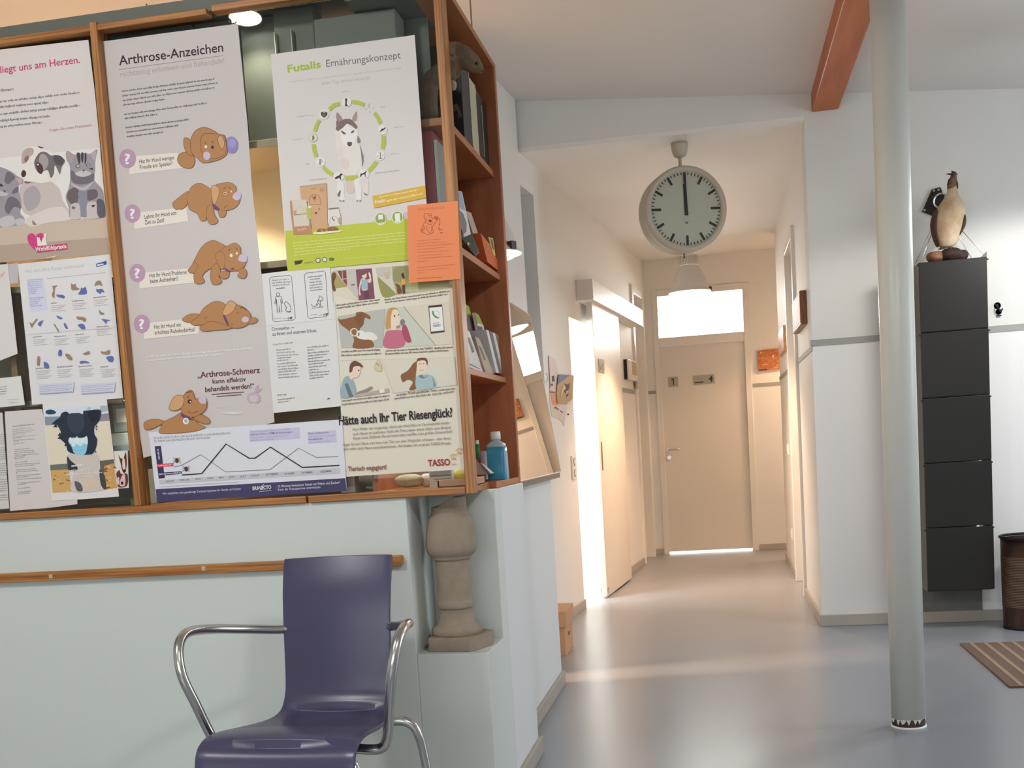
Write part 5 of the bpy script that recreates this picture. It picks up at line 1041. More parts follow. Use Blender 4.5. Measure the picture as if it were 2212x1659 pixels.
dog([('b', [(920, 1010), (960, 960), (1010, 870), (1060, 860), (1050, 950), (1000, 1040), (960, 1050), (930, 1040)]), ('b', [(1000, 900), (1080, 740), (1200, 660), (1300, 690), (1380, 750), (1380, 900), (1300, 1000), (1180, 1000), (1090, 1080), (1115, 1150), (1060, 1180), (1000, 1160), (990, 1060), (1040, 960)]), ('b', [(1210, 970), (1270, 940), (1310, 1040), (1290, 1090), (1320, 1150), (1280, 1185), (1210, 1180), (1185, 1080)]), ('b', [(1300, 1040), (1400, 1030), (1400, 1100), (1340, 1120), (1300, 1090)]), ('b', [(1500, 1010), (1580, 990), (1620, 1040), (1600, 1110), (1530, 1105), (1510, 1070), (1540, 1050)]), ('b', [(1270, 830), (1330, 760), (1400, 720), (1480, 690), (1540, 740), (1550, 810), (1610, 880), (1590, 970), (1500, 1020), (1410, 1020), (1330, 990), (1280, 930)]), ('b', [(1250, 830), (1310, 790), (1360, 850), (1350, 980), (1310, 1000), (1270, 930)]), ('b', [(1345, 985), (1380, 1000), (1430, 1030), (1380, 1030)], (104, 62, 104)), ('e', (1435, 840), 18, 22, (232, 212, 190)), ('e', (1502, 814), 14, 14, (232, 212, 190)), ('l', [(1405, 790), (1420, 760)], 10), ('l', [(1490, 745), (1515, 775)], 9), ('b', [(1520, 870), (1560, 820), (1620, 850), (1615, 910), (1560, 915), (1525, 900)], NO), ('e', (1452, 998), 20, 13, BRD)])
s.org(240, 620, 4.879)
dog([('b', [(750, 340), (820, 290), (920, 285), (930, 320), (860, 370), (780, 365)]), ('b', [(840, 370), (920, 310), (980, 220), (1100, 150), (1210, 190), (1260, 300), (1300, 400), (1250, 440), (1100, 450), (960, 400), (880, 405)]), ('b', [(940, 420), (1060, 360), (1200, 400), (1280, 420), (1230, 445), (1100, 455), (970, 465)]), ('b', [(1440, 330), (1520, 325), (1545, 350), (1500, 385), (1430, 380)]), ('b', [(1190, 280), (1240, 190), (1340, 190), (1420, 230), (1470, 300), (1440, 390), (1360, 430), (1270, 425), (1210, 360)]), ('b', [(1175, 270), (1230, 160), (1280, 150), (1315, 190), (1280, 260), (1210, 300)], BRL), ('b', [(1180, 300), (1200, 300), (1240, 390), (1215, 390)], (104, 62, 104)), ('l', [(1325, 268), (1350, 280)], 5), ('l', [(1260, 388), (1290, 395)], 5), ('l', [(1360, 215), (1400, 220), (1420, 245)], 13), ('b', [(1375, 340), (1410, 310), (1450, 330), (1440, 365), (1395, 370)], NO), ('l', [(980, 340), (1010, 310)], 5)])
dog([('b', [(350, 1430), (430, 1395), (540, 1405), (560, 1440), (500, 1460), (440, 1490), (360, 1500)]), ('b', [(560, 1420), (660, 1370), (760, 1320), (860, 1380), (920, 1440), (990, 1480), (880, 1520), (700, 1540), (515, 1540), (530, 1470)]), ('b', [(870, 1380), (950, 1345), (1030, 1390), (1035, 1435), (980, 1440), (900, 1410)]), ('b', [(740, 1300), (750, 1180), (790, 1110), (850, 1090), (890, 1180), (950, 1160), (1005, 1200), (1000, 1280), (940, 1340), (860, 1370), (780, 1350)]), ('b', [(610, 1270), (660, 1160), (740, 1140), (770, 1190), (740, 1270), (680, 1300), (630, 1295)], BRL), ('b', [(735, 1330), (760, 1340), (850, 1385), (870, 1400), (800, 1400), (740, 1360)], (104, 62, 104)), ('e', (788, 1412), 32, 34, (220, 216, 216)), ('e', (788, 1412), 17, 19, (150, 158, 168)), ('e', (828, 1206), 22, 22, (70, 40, 34)), ('e', (836, 1210), 8, 8, (240, 230, 224)), ('l', [(800, 1170), (820, 1150)], 9), ('l', [(805, 1305), (850, 1330), (920, 1305)], 7), ('b', [(920, 1180), (960, 1150), (1000, 1175), (995, 1225), (945, 1225)], NO), ('l', [(790, 1115), (850, 1100)], 12)])
s.done()
# --- food concept poster
GR, GRM, TXG = (178, 186, 62), (170, 180, 76), (112, 106, 104)
s = Sheet('poster', YQ, [(585, 117.5), (740, 97), (895.8, 75.5), (921.5, 439), (932, 558), (881, 562.4), (621.5, 585.5), (619.5, 570), (599, 300)], (205, 198, 193), 'dog food poster with husky in a green ring and green lower field')
s.org(560, 60, 5.821)
s.text('Futalis', (358, 562), (776, 498), 92, (160, 176, 62), 0.03).text('Ernährungskonzept', (845, 494), (1780, 384), 92, (104, 98, 96), 0.0)
s.words((368, 690), (1790, 512), 22, (190, 182, 174)).text('jeden Tag optimal versorgt!', (782, 718), (1392, 644), 40, (176, 170, 156))
for x, y, w in ((1042, 812, 72), (1520, 1006, 70), (1690, 1262, 125), (1652, 1596, 124), (474, 1126, 210), (422, 1414, 128)): s.words((x, y), (x + w, y - w * .12), 17, (176, 168, 164))
s.org(660, 200, 6.379)
for x, y, w in ((958, 1118, 336), (66, 1214, 230), (0, 990, 56)): s.words((x, y), (x + w, y - w * .12), 20, (172, 166, 158))
# husky
s.blob([(410, 520), (415, 330), (435, 262), (490, 320), (525, 365), (620, 358), (660, 300), (700, 240), (722, 300), (715, 420), (722, 560), (740, 700), (790, 880), (800, 1010), (770, 1060), (720, 1080), (660, 1150), (540, 1140), (490, 1060), (450, 900), (420, 720)], (214, 206, 198))
s.blob([(420, 330), (436, 270), (490, 330), (510, 370), (480, 420), (440, 400)], (150, 128, 124)).blob([(640, 360), (700, 255), (715, 330), (690, 400)], (160, 134, 130))
s.blob([(415, 500), (440, 440), (500, 380), (560, 362), (630, 370), (690, 430), (718, 480), (690, 500), (640, 460), (600, 440), (575, 430), (540, 470), (490, 500), (450, 530)], (118, 98, 94)).blob([(420, 400), (450, 380), (470, 440), (430, 470)], (128, 106, 104))
s.blob([(480, 560), (520, 480), (575, 432), (600, 470), (680, 500), (700, 560), (690, 640), (640, 740), (560, 740), (500, 660)], (222, 216, 210)).blob([(488, 530), (520, 535), (558, 570), (520, 570)], (92, 80, 78)).blob([(622, 560), (645, 525), (672, 520), (660, 552)], (92, 80, 78)).blob([(574, 690), (605, 678), (640, 690), (632, 730), (604, 742), (580, 725)], (84, 72, 68))
s.blob([(716, 600), (750, 640), (752, 690), (715, 690)], (128, 116, 122)).blob([(750, 720), (775, 800), (800, 880), (798, 960), (780, 1030), (775, 960), (765, 840)], (128, 118, 126)).blob([(470, 930), (540, 900), (600, 960), (580, 1050), (500, 1040)], (208, 194, 185)).blob([(450, 760), (500, 740), (520, 860), (470, 900)], (210, 201, 193))
s.blob([(440, 1230), (520, 1230), (530, 1400), (545, 1480), (480, 1500), (470, 1420), (440, 1420)], (216, 210, 206)).blob([(570, 1190), (670, 1190), (665, 1370), (570, 1375)], (202, 184, 170)).blob([(670, 1200), (760, 1200), (765, 1470), (760, 1495), (700, 1490), (690, 1380)], (216, 210, 206)).blob([(745, 1190), (860, 1190), (865, 1400), (820, 1410), (770, 1350)], (208, 199, 192)).blob([(440, 1400), (485, 1340), (475, 1425), (450, 1432)], (110, 102, 100)).blob([(770, 1330), (800, 1380), (860, 1400), (820, 1412)], (126, 112, 108))
for x in (480, 520, 715, 755): s.ell((x, 1490), 14, 12, (136, 128, 130))
# green ring with icons
C0, RX, RY = (580, 655), 500, 555
def seg(a0, a1, w=62, col=GRM):
    o = []; i_ = []
    for k in range(7):
        a = a0 + (a1 - a0) * k / 6
        o.append((C0[0] + (RX + w / 2) * cos(a), C0[1] + (RY + w / 2) * sin(a))); i_.append((C0[0] + (RX - w / 2) * cos(a), C0[1] + (RY - w / 2) * sin(a)))
    s.poly(o + i_[::-1], col)
for q in ([(640, 100), (730, 108), (820, 145), (806, 202), (730, 165), (642, 155)], [(928, 290), (965, 262), (1020, 330), (1055, 410), (1012, 438), (980, 370)], [(1045, 592), (1106, 594), (1108, 700), (1085, 786), (1034, 770), (1045, 700)], [(955, 935), (1005, 960), (940, 1050), (878, 1106), (848, 1062), (900, 1010)], [(545, 1145), (716, 1138), (716, 1180), (660, 1206), (550, 1212)], [(228, 1045), (264, 1008), (320, 1065), (386, 1106), (366, 1158), (290, 1110)], [(82, 710), (138, 708), (148, 790), (174, 880), (126, 894), (98, 820)], [(104, 530), (120, 460), (170, 366), (214, 388), (175, 460), (152, 540)], [(308, 210), (380, 150), (470, 126), (474, 178), (400, 200), (342, 258)]): s.poly(q, GRM)
s.ell((106, 620), 58, 62, (214, 208, 200)).ring((106, 620), 54, 5, (124, 120, 88)).blob([(90, 600), (115, 590), (124, 640), (95, 660)], (130, 126, 90))
for x, y in ((455, 1160), (800, 1120), (205, 958), (1026, 868), (1060, 515), (256, 300), (566, 130)): s.ell((x, y), 76 if y > 1100 else 66, 66, (216, 210, 204))
s.blob([(256, 345), (215, 310), (214, 275), (240, 262), (256, 282), (275, 262), (300, 280), (296, 315)], (70, 66, 58)).line([(250, 250), (256, 330)], 6, (150, 146, 120))
s.blob([(545, 85), (572, 80), (572, 110), (568, 160), (586, 182), (545, 182), (550, 130)], (48, 46, 42)).blob([(1018, 550), (1050, 500), (1080, 492), (1102, 475), (1100, 495), (1070, 520), (1040, 535)], (58, 54, 50)).line([(1028, 822), (1032, 910)], 8, (74, 70, 68)).line([(1010, 910), (1055, 905)], 7, (74, 70, 68)).line([(985, 878), (1005, 882)], 6, (110, 104, 104)).line([(1052, 866), (1076, 862)], 6, (110, 104, 104))
s.curve([(182, 915), (205, 950), (182, 1000)], 7, (90, 86, 84)).curve([(215, 910), (195, 955), (215, 1002)], 7, (90, 86, 84)).curve([(212, 915), (230, 950), (212, 960)], 5, (110, 106, 104)).line([(860, 160), (880, 210)], 4, (150, 146, 140)).line([(880, 150), (880, 172)], 5, (110, 104, 100)).line([(820, 226), (838, 224)], 5, (120, 114, 110)).line([(928, 212), (944, 210)], 5, (120, 114, 110)).line([(884, 262), (886, 282)], 5, (120, 114, 110))
s.blob([(400, 1180), (420, 1160), (460, 1140), (490, 1112), (510, 1130), (485, 1150), (490, 1205), (460, 1175), (420, 1192)], (48, 46, 42)).blob([(758, 1120), (800, 1108), (836, 1078), (838, 1095), (826, 1110), (826, 1160), (818, 1160), (812, 1128), (780, 1130), (764, 1162), (758, 1160)], (48, 46, 42))
# yellow strip, bottom field
s.org(580, 300, 5.183)
s.poly([(1162, 640), (1750, 522), (1768, 660), (1184, 774)], (204, 164, 62)).words((1240, 660), (1672, 578), 20, (232, 206, 148)).text('Futalis', (1192, 724), (1305, 700), 34, (244, 232, 200), 0.02).words((1320, 702), (1726, 620), 22, (232, 206, 148))
s.poly([(190, 1030), (1000, 950), (1560, 890), (1785, 868), (1825, 1338), (1560, 1360), (215, 1480)], GR)
for c in ((1254, 892), (1444, 876)): s.ell(c, 66, 72, (220, 216, 206)).ell(c, 58, 63, (136, 158, 72))
s.poly([(1226, 850), (1278, 846), (1282, 900), (1230, 904)], (222, 220, 210)).poly([(1234, 940), (1292, 934), (1292, 946), (1236, 952)], (222, 220, 210)).poly([(1412, 836), (1470, 830), (1478, 930), (1420, 936)], (222, 220, 212))
for i in range(5): s.words((274 + 4 * i, 1172 + 34 * i), (1540 if i < 4 else 920, 1050 + 34 * i + (0 if i < 4 else 50)), 17, (206, 210, 118), i)
s.words((840, 1350), (1540, 1288), 14, (198, 204, 110)).poly([(290, 1368), (388, 1354), (366, 1395), (295, 1412)], (58, 56, 48)).words((400, 1398), (500, 1388), 26, (140, 144, 70))
for x in (554, 628): s.ring((x, 1360 - (x - 554) * .1), 24, 8, (70, 72, 66) if x < 600 else (70, 104, 130)); s.ell((x, 1360 - (x - 554) * .1), 20, 20, (214, 208, 190))
s.ell((706, 1347), 30, 17, (56, 86, 60)).words((684, 1352), (728, 1346), 8, (180, 200, 150))
# food bags
s.org(610, 380, 11.847)
KR, KRD = (196, 154, 116), (138, 98, 66)
s.poly([(445, 270), (1125, 185), (1150, 1090), (1160, 1320), (900, 1370), (760, 1360), (700, 700), (480, 580)], KR).poly([(445, 262), (1125, 180), (1125, 212), (448, 295)], (170, 148, 130)).words((735, 345), (860, 325), 22, KRD).ring((1015, 355), 52, 9, (150, 112, 80)).text('1', (1004, 385), (1026, 382), 50, (150, 112, 80)).curve([(700, 740), (690, 600), (760, 490), (850, 470), (940, 520), (970, 640), (970, 730)], 11, KRD).line([(700, 740), (975, 735)], 8, KRD).blob([(770, 500), (800, 540), (855, 500), (860, 580), (815, 610), (778, 580)], KRD).ell((830, 650), 14, 14, KRD).ell((858, 950), 24, 24, (50, 40, 34)).ell((945, 850), 20, 34, (160, 124, 90))
s.poly([(195, 635), (610, 600), (690, 1100), (770, 1490), (290, 1510), (210, 900)], (176, 128, 96)).poly([(240, 635), (610, 600), (690, 1190), (680, 1270), (300, 1300), (260, 800)], (200, 190, 172)).poly([(280, 890), (350, 880), (355, 985), (290, 1000)], (196, 140, 106)).line([(295, 1000), (640, 965)], 16, (120, 108, 96)).curve([(370, 970), (370, 850), (450, 790), (530, 830), (560, 950)], 9, (180, 170, 160)).text('Futalis', (390, 1410), (620, 1370), 60, (226, 200, 180))
s.poly([(610, 790), (755, 770), (760, 900), (740, 1120), (640, 1110)], (178, 172, 84)).poly([(650, 785), (745, 770), (740, 815), (655, 825)], (226, 220, 176))
s.line([(1180, 845), (1440, 815)], 24, (110, 106, 98)).poly([(1160, 870), (1440, 840), (1490, 1060), (1490, 1270), (1220, 1290), (1160, 1200)], (208, 204, 196)).curve([(1215, 1250), (1220, 1110), (1310, 1030), (1400, 1070), (1420, 1230)], 10, (170, 160, 150)).ell((1282, 1090), 14, 28, (60, 52, 46)).ell((1316, 1130), 16, 22, (60, 52, 46)).poly([(1430, 1080), (1480, 1060), (1490, 1250), (1440, 1210)], (180, 146, 120))
s.blob([(880, 1440), (940, 1350), (1100, 1360), (1200, 1310), (1380, 1310), (1440, 1390), (1300, 1420), (1000, 1450)], (150, 96, 68))
rg = random.Random(6)
for k in range(16): s.ell((930 + 32 * k * .95, 1410 - k * 3 + rg.uniform(-30, 20)), 22, 16, rg.choice([(118, 70, 48), (176, 120, 86), (130, 84, 60), (196, 160, 120)]))
s.poly([(760, 1450), (1480, 1390), (1580, 1400), (1440, 1440), (1000, 1490), (820, 1490)], (222, 214, 178)); s.done()
# --- comic poster of the lost dog
CRM = (210, 203, 186)
s = Sheet('poster', YQ + 0.0007, [(713.8, 576.3), (800, 570), (980, 556), (987, 640), (994.6, 800), (1010, 1013), (880, 1021), (746.4, 1030), (735, 870), (722, 690)], CRM, 'cream comic poster about a lost dog with six picture panels')
s.org(700, 560, 5.53)
s.poly([(110, 130), (560, 105), (600, 475), (415, 492), (130, 440)], (188, 180, 172)).poly([(85, 150), (125, 148), (400, 480), (110, 440)], (206, 198, 178)).poly([(100, 150), (130, 148), (275, 330), (130, 350)], (160, 148, 96)).blob([(95, 170), (140, 170), (140, 220), (120, 280), (140, 370), (110, 380), (95, 300)], (110, 66, 38)).poly([(160, 140), (265, 132), (275, 320), (205, 230)], (126, 66, 56)).line([(215, 135), (225, 260)], 7, (196, 186, 180)).line([(205, 240), (270, 232)], 7, (196, 186, 180)).poly([(322, 300), (368, 292), (368, 312), (326, 316)], (120, 114, 108))
s.poly([(378, 124), (570, 108), (606, 472), (415, 492)], (122, 70, 88)).blob([(440, 240), (480, 232), (520, 245), (560, 200), (540, 165), (552, 170), (565, 260), (540, 285), (520, 270), (520, 360), (455, 370), (445, 290), (430, 380), (440, 420), (420, 430), (412, 360)], (206, 190, 176)).poly([(448, 245), (520, 240), (525, 355), (455, 365)], (150, 172, 176)).blob([(452, 190), (470, 140), (500, 150), (510, 200), (490, 230), (465, 225)], (214, 190, 170)).blob([(450, 180), (465, 140), (495, 140), (500, 170), (465, 190)], (120, 78, 60)).poly([(470, 380), (535, 375), (540, 465), (480, 470)], (92, 62, 70)).blob([(530, 165), (545, 160), (560, 200), (545, 220)], (222, 204, 190))
s.poly([(610, 100), (1000, 72), (1490, 245), (1490, 345), (700, 447)], (160, 154, 104)).poly([(610, 100), (810, 85), (820, 240), (860, 400), (760, 445), (700, 300), (640, 210)], (198, 192, 180)).poly([(615, 105), (800, 92), (806, 200), (640, 215)], (186, 180, 170)).poly([(720, 160), (780, 155), (784, 235), (728, 240)], (184, 174, 136)).blob([(820, 200), (840, 110), (930, 88), (1000, 100), (1000, 240), (900, 270), (830, 260)], (140, 138, 92)).blob([(640, 220), (700, 260), (830, 380), (840, 430), (700, 445)], (142, 140, 82)).blob([(1000, 330), (1200, 330), (1490, 290), (1490, 345), (1020, 400)], (176, 172, 134))
s.blob([(922, 190), (945, 160), (960, 200), (960, 240), (950, 235)], (60, 40, 34)).poly([(925, 240), (965, 235), (970, 300), (930, 310)], (206, 160, 70)).poly([(930, 310), (968, 300), (970, 410), (940, 415)], (80, 60, 54)).blob([(850, 290), (900, 310), (920, 350), (930, 400), (880, 410), (870, 340)], (112, 72, 44))
for px_, py_, w in ((140, 560, 530), (150, 592, 500), (722, 492, 770), (730, 524, 750)): s.words((px_, py_), (px_ + w, py_ - w * .135), 20, (112, 100, 92))
s.poly([(165, 680), (730, 592), (700, 1055), (205, 1060)], (174, 174, 166)).poly([(735, 590), (950, 570), (1330, 1030), (720, 1055)], (190, 192, 178)).poly([(950, 565), (1490, 510), (1545, 1010), (1330, 1030)], (204, 196, 176)).line([(948, 565), (1335, 1030)], 8, (140, 132, 118))
s.blob([(160, 700), (200, 720), (370, 680), (380, 640), (460, 630), (550, 680), (545, 720), (490, 700), (470, 780), (430, 830), (440, 900), (560, 960), (585, 1050), (350, 1060), (360, 960), (300, 860), (200, 780)], (132, 88, 54)).blob([(370, 690), (460, 640), (480, 720), (440, 820), (400, 760)], (122, 80, 50)).blob([(310, 850), (360, 820), (400, 850), (395, 920), (330, 910)], (206, 196, 176)).blob([(330, 850), (370, 835), (395, 870), (370, 910), (335, 890)], (140, 100, 64)).blob([(395, 860), (470, 860), (540, 930), (520, 960), (400, 940)], (216, 214, 210)).blob([(470, 890), (560, 870), (640, 930), (600, 970), (510, 950)], (222, 212, 198)).poly([(405, 880), (425, 876), (420, 918), (402, 918)], (120, 118, 118))
s.blob([(735, 830), (750, 640), (790, 585), (860, 580), (895, 640), (840, 680), (810, 800)], (186, 142, 92)).blob([(800, 700), (820, 610), (880, 610), (910, 700), (890, 790), (830, 850), (800, 810)], (226, 202, 180)).ell((842, 678), 9, 11, (60, 44, 36)).ell((892, 664), 7, 9, (60, 44, 36)).blob([(720, 1050), (735, 880), (800, 850), (920, 850), (960, 900), (950, 1040)], (186, 104, 124)).blob([(935, 810), (980, 790), (1040, 960), (1030, 995), (980, 985), (940, 900)], (160, 74, 96)).blob([(910, 740), (940, 715), (965, 740), (955, 790), (920, 790)], (128, 116, 112)).blob([(860, 800), (910, 790), (900, 820), (870, 825)], (170, 132, 90))
s.poly([(1245, 555), (1410, 540), (1440, 870), (1275, 890)], (70, 56, 50)).poly([(1256, 580), (1408, 566), (1432, 850), (1280, 866)], (218, 216, 212)).blob([(1290, 620), (1310, 620), (1320, 660), (1360, 690), (1375, 685), (1370, 705), (1330, 700), (1295, 660)], (92, 148, 92)).curve([(1330, 620), (1365, 630), (1378, 665)], 5, (150, 160, 150)).text('ANRUF', (1304, 772), (1376, 764), 14, (70, 62, 60)).text('TASSO', (1298, 812), (1392, 800), 28, (52, 46, 46), 0.02)
for px_, py_, w in ((206, 1112, 465), (206, 1158, 476), (736, 1102, 260), (1318, 1070, 228), (730, 1138, 756)): s.words((px_, py_), (px_ + w, py_ - w * .055), 20, (112, 100, 92))
s.text('kostenlos bei TASSO', (1010, 1088), (1298, 1072), 24, (96, 76, 70), 0.02)
s
s.line([(190, 1212), (680, 1190)], 3, (186, 176, 160)).poly([(682, 1200), (1560, 1172), (1588, 1500), (830, 1600)], (204, 198, 182)).line([(682, 1200), (1560, 1172), (1588, 1496)], 3, (190, 180, 164)).line([(690, 1196), (830, 1600)], 4, (190, 182, 166)).blob([(600, 1270), (640, 1195), (675, 1240), (690, 1330), (640, 1340), (605, 1310)], (198, 184, 150)).line([(620, 1240), (660, 1275)], 5, (70, 60, 54))
s.blob([(200, 1650), (215, 1480), (260, 1400), (330, 1420), (380, 1560), (340, 1640)], (146, 164, 168)).poly([(245, 1490), (285, 1480), (350, 1640), (300, 1650)], (100, 112, 116)).blob([(300, 1400), (310, 1300), (340, 1240), (410, 1260), (440, 1310), (410, 1400), (350, 1420), (330, 1440)], (220, 198, 178)).blob([(305, 1350), (310, 1260), (360, 1215), (430, 1240), (465, 1290), (400, 1275), (350, 1290), (335, 1340)], (108, 68, 54)).ell((412, 1328), 10, 8, (90, 60, 48)).blob([(380, 1600), (500, 1550), (560, 1520), (580, 1540), (520, 1580), (420, 1640)], (140, 128, 124)).poly([(400, 1610), (770, 1540), (778, 1590), (350, 1650)], (176, 160, 148)).poly([(660, 1560), (720, 1548), (722, 1590), (668, 1600)], (222, 216, 206))
s.blob([(920, 1380), (1000, 1330), (1070, 1240), (1110, 1230), (1105, 1300), (1095, 1420), (1110, 1540), (1015, 1560), (1060, 1470), (1000, 1440), (950, 1470), (925, 1440)], (132, 88, 54)).blob([(1110, 1250), (1120, 1190), (1220, 1180), (1235, 1260), (1200, 1350), (1150, 1370), (1110, 1330)], (222, 200, 180)).blob([(1105, 1240), (1120, 1185), (1210, 1178), (1238, 1220), (1230, 1270), (1205, 1210), (1130, 1215)], (112, 72, 56)).blob([(1095, 1420), (1150, 1380), (1290, 1390), (1340, 1520), (1120, 1555)], (158, 178, 182)).blob([(1130, 1400), (1170, 1380), (1200, 1410), (1240, 1380), (1220, 1410), (1170, 1425)], (110, 124, 130)).poly([(1290, 1385), (1340, 1520), (1310, 1525)], (124, 140, 146)).line([(1140, 1320), (1165, 1335), (1195, 1318)], 5, (110, 70, 60)).ell((1146, 1250), 7, 6, (80, 56, 46)).ell((1190, 1246), 7, 6, (80, 56, 46))
s.org(700, 800, 6.144)
for px_, py_, w in ((240, 412, 630), (240, 462, 620), (960, 336, 135), (1520, 272, 215), (935, 382, 480)): s.words((px_, py_), (px_ + w, py_ - w * .112), 22, (112, 100, 92))
s.text('70.000 glücklichen Tiere,', (1110, 318), (1504, 274), 30, (100, 82, 74), 0.015).text('Und das weltweit!', (1440, 332), (1722, 292), 30, (120, 84, 70), 0.01)
s.text('Hätte auch Ihr Tier Riesenglück?', (200, 728), (1706, 612), 118, (38, 34, 34), 0.022)
s.text('Herr Müller hat vorgesorgt, damit sein Hund Balu im Vermisstenfall wieder', (380, 802), (1668, 710), 36, (124, 116, 108)).text('nach Hause zurückfindet. Nicht alle Tiere haben dieses Glück: zum Beispiel', (384, 862), (1678, 770), 36, (124, 116, 108)).text('Katze Luna. Erfahren Sie auf www.tasso.net/film vom großen Unterschied!', (388, 918), (1700, 826), 36, (118, 106, 100))
s.text('orgen Sie vor! Denn man kann kein Tier vor dem Weglaufen schützen – aber davor,', (246, 1004), (1690, 914), 36, (124, 112, 104)).text('icht mehr nach Hause zurückzukommen. Am besten mit unserem TASSO-Prinzip.', (262, 1062), (1684, 980), 36, (118, 96, 88))
s.text('. Tierisch engagiert!', (286, 1340), (830, 1310), 62, (122, 62, 56), 0.012).text('TASSO', (1380, 1272), (1674, 1256), 84, (150, 34, 38), 0.02).text('e.V.', (1700, 1256), (1756, 1252), 18, (110, 100, 96), 0.02)
for cx, cy in ((1790, 1085), (1716, 1160)):
    s.blob([(cx - 32, cy + 14), (cx, cy - 16), (cx + 32, cy + 8), (cx + 20, cy + 20), (cx - 18, cy + 22)], (204, 164, 84))
    for dx, dy in ((-34, -26), (-14, -44), (12, -46), (34, -34)): s.ell((cx + dx, cy + dy), 7, 12, (190, 156, 96))
s.done()
# --- corona sheets
s = Sheet('notice', YQ - 0.0012, [(574.8, 704.5), (723.5, 650.7), (730, 760), (737.2, 877.4), (590.6, 892.2)], (208, 206, 202), 'white notice with a bold two line heading and two text columns', 'notice')
s.org(540, 560, 4.741)
s.text('Coronavirus —', (224, 732), (452, 712), 34, (66, 62, 60), 0.012).text('zu Ihrem und unserem Schutz', (230, 784), (680, 744), 34, (66, 62, 60), 0.012).words((234, 880), (440, 860), 15, (140, 134, 130))
for i in range(4): s.words((268 + 3 * i, 936 + 28 * i), (268 + (150 + 40 * (i % 3)), 924 + 28 * i), 15, (134, 128, 124), i)
s.words((276, 1046), (390, 1034), 15, (134, 128, 124))
for i in range(6): s.words((280 + 2 * i, 1078 + 28 * i), (470 + 18 * (i % 3), 1062 + 28 * i - (0 if i < 5 else -4)), 15, (134, 128, 124), i)
for i in range(12): s.words((584 + 2.4 * i, 908 + 29 * i), ((805, 660, 810, 790, 750, 815, 760, 780, 700, 812, 810, 755)[i], 890 + 29 * i + (10 if i in (1, 8) else 0)), 15, (134, 128, 124), i)
s.words((278, 1396), (376, 1388), 14, (134, 128, 124)).words((284, 1444), (460, 1424), 14, (134, 128, 124)).words((286, 1470), (400, 1456), 14, (134, 128, 124)).line([(790, 1436), (800, 1420), (803, 1434)], 6, (80, 74, 72)).line([(808, 1434), (806, 1418), (820, 1432)], 6, (80, 74, 72)); s.done()
s = Sheet('notice', YQ - 0.0022, [(565.3, 591.6), (713, 573.7), (722.5, 688.7), (574.8, 704.5)], (210, 208, 205), 'white notice with two outlined boxes showing person with cat and sitting dog', 'notice')
s.org(540, 560, 4.741)
OL = (78, 74, 74)
def rbox(a, b, c, d):
    L = lambda p, q, t: (p[0] + (q[0] - p[0]) * t, p[1] + (q[1] - p[1]) * t)
    s.line([L(a, b, .09), L(a, b, .91), L(b, c, .035), L(b, c, .965), L(c, d, .09), L(c, d, .91), L(d, a, .035), L(d, a, .965), L(a, b, .09)], 5, OL)
rbox((198, 185), (424, 162), (466, 620), (236, 642)); rbox((555, 145), (772, 118), (802, 585), (594, 608))
for y, x0, x1 in ((222, 226, 400), (248, 222, 412), (276, 230, 408)): s.words((x0, y), (x1, y - 14), 15, (130, 124, 122))
s.text('begleiten', (268, 308), (356, 298), 16, (70, 66, 66), 0.02)
for y, x0, x1 in ((188, 592, 744), (214, 616, 722), (244, 612, 736), (272, 612, 740), (300, 614, 742), (326, 616, 744)): s.words((x0, y), (x1, y - 14), 15, (126, 120, 118))
s.ring((287, 360), 17, 5, OL).line([(262, 385), (322, 380), (334, 450), (322, 455), (314, 410), (326, 540), (306, 542), (300, 470), (296, 545), (278, 545), (272, 410), (266, 460), (254, 458), (262, 385)], 5, OL).curve([(366, 430), (352, 455), (372, 490), (366, 520), (384, 540), (416, 535), (414, 480), (384, 445), (366, 430)], 5, OL).line([(376, 538), (420, 532)], 6, OL)
s.curve([(628, 460), (640, 480), (670, 480), (690, 440), (706, 400), (712, 375), (730, 385), (748, 400), (736, 425), (720, 430), (728, 490)], 5, OL).line([(690, 420), (724, 432)], 5, OL).line([(632, 504), (752, 486)], 4, OL).curve([(690, 480), (700, 450), (716, 470), (712, 490)], 4, OL)
for x, y in ((246, 612), (612, 574)): s.words((x, y), (x + 70, y - 8), 7, (150, 146, 144)).words((x + 90, y), (x + 128, y - 4), 7, (150, 146, 144)).poly([(x + 138, y - 10), (x + 190, y - 24), (x + 178, y), (x + 142, y + 2)], (70, 66, 66)).poly([(x + 144, y - 6), (x + 168, y - 12), (x + 162, y - 2), (x + 146, y - 1)], (190, 188, 186))
s.done()
# --- tick banner
NV = (66, 62, 96)
s = Sheet('banner', YQ - 0.0030, [(320.8, 934), (530, 920), (738.8, 906), (749.2, 1060.9), (338.5, 1084.8)], (206, 206, 212), 'wide white tick season banner with zigzag graph and navy bottom strip', 'banner')
s.org(300, 880, 4.809)
s.poly([(175, 850), (2145, 735), (2160, 870), (185, 985)], NV)
s.text('ZECKEN SIND DURCH DIE ZUNEHMENDE KLIMAVERÄNDERUNG', (152, 332), (952, 278), 22, (98, 94, 104)).text('ZU EINER GANZJÄHRIGEN GEFAHR GEWORDEN.', (158, 364), (748, 324), 22, (98, 94, 104))
s.poly([(1150, 240), (1668, 206), (1674, 326), (1152, 358)], (188, 182, 204)).words((1158, 262), (1570, 232), 14, (160, 152, 186)).text('höchste Zahl an FSME-Erkrankungen', (1158, 292), (1590, 264), 20, (98, 86, 130), 0.01).words((1158, 322), (1560, 296), 13, (160, 152, 186)).words((1158, 350), (1410, 334), 13, (160, 152, 186))
